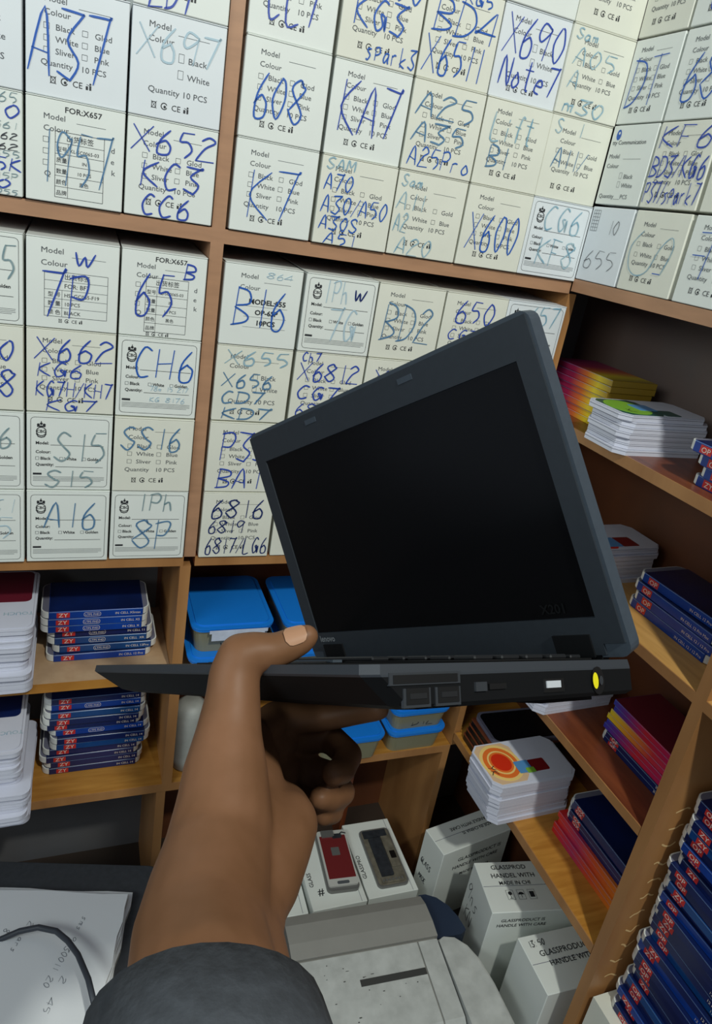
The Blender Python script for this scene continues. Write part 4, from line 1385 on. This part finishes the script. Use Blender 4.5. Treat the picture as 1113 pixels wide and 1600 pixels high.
# ------------------------------------------------------------------ glass product cartons
def gcarton(x, y, z0, rz, W, D, H, label, texts):
    a = Acc()
    a.cbox(0, 0, 0, W, D, H, 'card', .0012)
    a.rect((0, 0, H + .0003), EX, (0, 1, 0), .001, D * .5 - .0005, W - .001, D * .5 + .0005, 'tray_line')
    for (face, s, u, v_, size, al) in texts:
        if face == 'T':
            a.text(s, (u, v_, H + .0008), EX, (0, 1, 0), size, 'print_dark', .01, al)
        elif face == 't':
            a.text(s, (u, v_, H + .0008), (-1, 0, 0), (0, -1, 0), size, 'print_dark', .01, al)
        elif face == 'F':
            a.text(s, (u, -.0006, v_), EX, EZ, size, 'print_dark', .01, al)
        elif face == 'L':
            handwrite(a, s, (-.0006, 0, 0), (0, -1, 0), EZ, u, u + size * len(s) * .5, v_, v_ + size, .0016, 'ink_black', random.Random(s))
        elif face == 'h':
            handwrite(a, s, (0, 0, H + .0009), EX, (0, 1, 0), u, u + size * len(s) * .6, v_, v_ + size, .0014, 'print_dark', random.Random(s))
        elif face == 'I':    # fragile glass, umbrella and bin marks
            o = (0, 0, H + .0008)
            for k in range(3):
                x0 = u + k * size * 1.7
                a.frame(o, EX, (0, 1, 0), x0, v_, x0 + size * 1.1, v_ + size * 1.5, .0005, 'print_dark')
                cx = x0 + size * .55
                if k == 0:
                    a.disc(o, EX, (0, 1, 0), cx, v_ + size * 1.0, size * .30, 'print_dark', 12)
                    a.rect(o, EX, (0, 1, 0), cx - .0005, v_ + size * .2, cx + .0005, v_ + size * .9, 'print_dark')
                    a.rect(o, EX, (0, 1, 0), cx - size * .25, v_ + size * .15, cx + size * .25, v_ + size * .24, 'print_dark')
                elif k == 1:
                    a.add([(cx + size * .45 * math.cos(t * .3142), v_ + size * .75 + size * .4 * math.sin(t * .3142), H + .0008) for t in range(11)], [list(range(11))], 'print_dark')
                    a.rect(o, EX, (0, 1, 0), cx - .0004, v_ + size * .25, cx + .0004, v_ + size * .8, 'print_dark')
                else:
                    a.rect(o, EX, (0, 1, 0), cx - size * .35, v_ + size * .3, cx + size * .35, v_ + size * 1.2, 'print_dark')
    o = a.obj('glass_carton')
    o.location = (x, y, z0)
    o.rotation_euler = (0, 0, rz)
    return tag(o, label, 'carton', 'glass product cartons on the floor')


gcarton(.7227, .8857, FL, math.radians(9), .185, .068, .20, 'tall white glass product carton, rear one under the open shelves',
        [('F', 'GLASSPRODUCT IS', .045, .162, .0140, 'L'), ('F', 'HANDLE WITH CARE', .035, .142, .0130, 'L'), ('F', 'MADE IN CHINA', .060, .118, .0110, 'L'), ('t', 'HANDLE WITH CARE', .155, .050, .0110, 'L'), ('t', 'MADE IN CHINA IS', .160, .034, .0105, 'L'), ('L', 'GLASS', -.060, .12, .014, 'L'), ('L', 'MADE', -.055, .08, .012, 'L')])
gcarton(.7270, .7160, FL, math.radians(-10), .175, .106, .25, 'white glass product carton with handwriting on its side, in front of the tall one',
        [('T', 'GLASSPROD', .030, .088, .0135, 'L'), ('T', 'HANDEL WITH', .024, .070, .0135, 'L'), ('T', 'MADE IN CHI', .035, .055, .0110, 'L'), ('I', '', .042, .024, .013, 'L'), ('F', 'GLASSPRODUCT IS', .022, .225, .0105, 'L'), ('F', 'HANDLE WITH CARE', .016, .212, .0105, 'L'), ('L', '9ns', -.100, .175, .035, 'L'), ('L', 'KN', -.090, .13, .032, 'L')])
gcarton(.7450, .5640, FL, math.radians(-2), .175, .100, .25, 'white glass product carton marked 13:50 at the bottom edge of the picture',
        [('h', '13:50', .012, .078, .011, 'L'), ('T', 'GLASSPRODUCT', .024, .060, .0145, 'L'), ('T', 'HANDLE WITH', .034, .042, .0135, 'L')])

# ------------------------------------------------------------------ phones on their cartons
def flat_carton(x, y, W, D, H, rz, label, marks):
    a = Acc()
    a.cbox(0, 0, 0, W, D, H, 'card', .001)
    a.rect((0, 0, H + .0003), EX, (0, 1, 0), W - .012, .001, W - .0112, D - .001, 'tray_line')
    for (s, u, v_, size, d) in marks:
        ex, ey = (EX, (0, 1, 0)) if d == 0 else ((0, 1, 0), (-1, 0, 0))
        a.text(s, (u, v_, H + .0007), ex, ey, size, 'print_dark', .01)
    o = a.obj('phone_carton')
    o.location = (x, y, FL)
    o.rotation_euler = (0, 0, rz)
    return tag(o, label, 'carton', 'cartons under the opened phones')


flat_carton(.575, .893, .112, .185, .105, math.radians(-1), 'white carton under the opened phone without a screen', [('GLASSPRO', .012, .045, .012, 1)])
flat_carton(.455, .893, .116, .175, .105, math.radians(-1), 'white carton under the phone with the red panel', [('GLASS', .015, .050, .012, 1), ('#', .020, .030, .022, 0)])
o = flat_carton(.372, .905, .078, .120, .090, math.radians(-2), 'white carton with small handwriting behind the wrist', [('IMEI', .040, .03, .008, 0), ('- - - -', .030, .015, .008, 0)])
bw = Acc(); handwrite(bw, 'Simple', (0, 0, .0908), EX, (0, 1, 0), .034, .074, .065, .080, .0012, 'print_dark', random.Random(4)); bw.obj('handwriting', o)

ph = empty('phone', (.494, .921, FL + .1055))
ph.matrix_world = Matrix.Translation((.494, .921, FL + .1055)) @ Matrix.Rotation(math.radians(-5), 4, 'Z')
tag(ph, 'opened phone with a dark red panel lying on a white carton', 'phone')
a = Acc(); a.slab(0, 0, .069, .140, 0, .008, .010, 'phone_grey', 6); a.obj('frame', ph)
a = Acc()
a.slab(.003, .008, .068, .142, .008, .012, .006, 'phone_white', 5); a.slab(.007, .024, .065, .128, .012, .0126, .001, 'phone_red', 3); a.slab(.026, .078, .044, .098, .0126, .0130, .001, 'phone_grey', 3)
a.slab(.022, .011, .048, .018, .012, .0125, .003, 'print', 4)
a.obj('screen_assembly', ph)
a = Acc(); a.slab(.012, .124, .040, .140, .0127, .016, .002, 'phone_grey', 3); a.slab(.036, .120, .056, .130, .0127, .0155, .001, 'phone_dark', 3); a.tube([(.05, .128, .0135), (.058, .133, .015), (.068, .131, .013)], .0012, 'phone_dark', 6); a.obj('camera_bracket', ph)
ph = empty('phone', (.602, .908, FL + .1055))
ph.matrix_world = Matrix.Translation((.602, .908, FL + .1055)) @ Matrix.Rotation(math.radians(-2), 4, 'Z')
tag(ph, 'opened phone body with its battery showing, on a white carton', 'phone')
a = Acc(); a.slab(0, 0, .070, .142, 0, .006, .010, 'phone_grey', 6); a.slab(.003, .003, .067, .139, .006, .0064, .009, 'phone_tan', 5); a.obj('frame', ph)
a = Acc(); a.slab(.014, .022, .042, .116, .0064, .0100, .002, 'phone_dark', 4); a.obj('battery', ph)
a = Acc()
a.slab(.044, .040, .064, .134, .0064, .0092, .002, 'phone_tan', 4); a.slab(.006, .118, .060, .136, .0064, .0096, .002, 'phone_dark', 4); a.slab(.050, .060, .062, .078, .0092, .0104, .001, 'port', 3); a.slab(.010, .006, .060, .018, .0064, .0092, .002, 'phone_tan', 4)
for k in range(7):
    a.slab(.012 + k * .007, .009, .016 + k * .007, .014, .0092, .0104, .001, 'phone_grey', 3)
a.obj('circuit_board', ph)

# ------------------------------------------------------------------ grey and white machine at the bottom
mc = empty('desktop_machine')
mc.matrix_world = Matrix.Translation((.352, .600, FL)) @ Matrix.Rotation(math.radians(-3.5), 4, 'Z')
tag(mc, 'grey and white plastic machine with scuffed panels at the bottom of the picture', 'machine')


def xprof(acc, prof, x0, x1, m):
    n = len(prof)
    v = [(x0, y, z) for y, z in prof] + [(x1, y, z) for y, z in prof]
    acc.add(v, [list(range(n)), list(range(2 * n - 1, n - 1, -1))] + [(i, n + i, n + (i + 1) % n, (i + 1) % n) for i in range(n)], m)


a = Acc(); xprof(a, [(0, 0), (0, .165), (.02, .180), (.150, .188), (.245, .176), (.245, 0)], .004, .270, 'machine_grey'); a.obj('body', mc)
a = Acc(); xprof(a, [(.153, .180), (.153, .1935), (.180, .1970), (.215, .1950), (.238, .186), (.248, .165), (.242, .160)], 0, .275, 'machine_grey'); a.obj('rear_cover', mc)
a = Acc()
xprof(a, [(0, .150), (-.002, .168), (.02, .183), (.149, .1915), (.149, .180)], 0, .232, 'machine_white')
rg = random.Random(8)
for k in range(26):
    x, y = rg.uniform(.01, .22), rg.uniform(.03, .14)
    a.slab(x, y, x + rg.uniform(.001, .006), y + rg.uniform(.0005, .0015), .1838 + (y - .02) * .0659, .1842 + (y - .02) * .0659, .0002, 'grime', 2)
a.obj('front_panel', mc)
a = Acc(); xprof(a, [(.094, .180), (.094, .1884), (.105, .1892), (.105, .180)], .110, .232, 'grime'); a.obj('paper_slot', mc)
a = Acc(); xprof(a, [(0, .150), (-.002, .168), (.02, .183), (.149, .1915), (.149, .180)], .235, .272, 'machine_white'); a.obj('narrow_panel', mc)
a = Acc()
pts = [(.2755, -.01), (.2755, .150), (.290, .155), (.310, .150), (.328, .132), (.340, .105), (.348, .06), (.352, -.01)]
a.prism(list(reversed(pts)), 0, .184, 'machine_white')
a.prism([(x if x < .28 else x - .006, y * .97) for x, y in reversed(pts)], .184, .190, 'machine_white')
a.obj('end_cap', mc)
a = Acc()
pts = [(.2760, .1575), (.2760, .246), (.290, .246), (.310, .236), (.328, .215), (.338, .190), (.342, .165), (.330, .158)]
a.prism(list(reversed(pts)), 0, .178, 'machine_navy'); a.obj('navy_corner', mc)
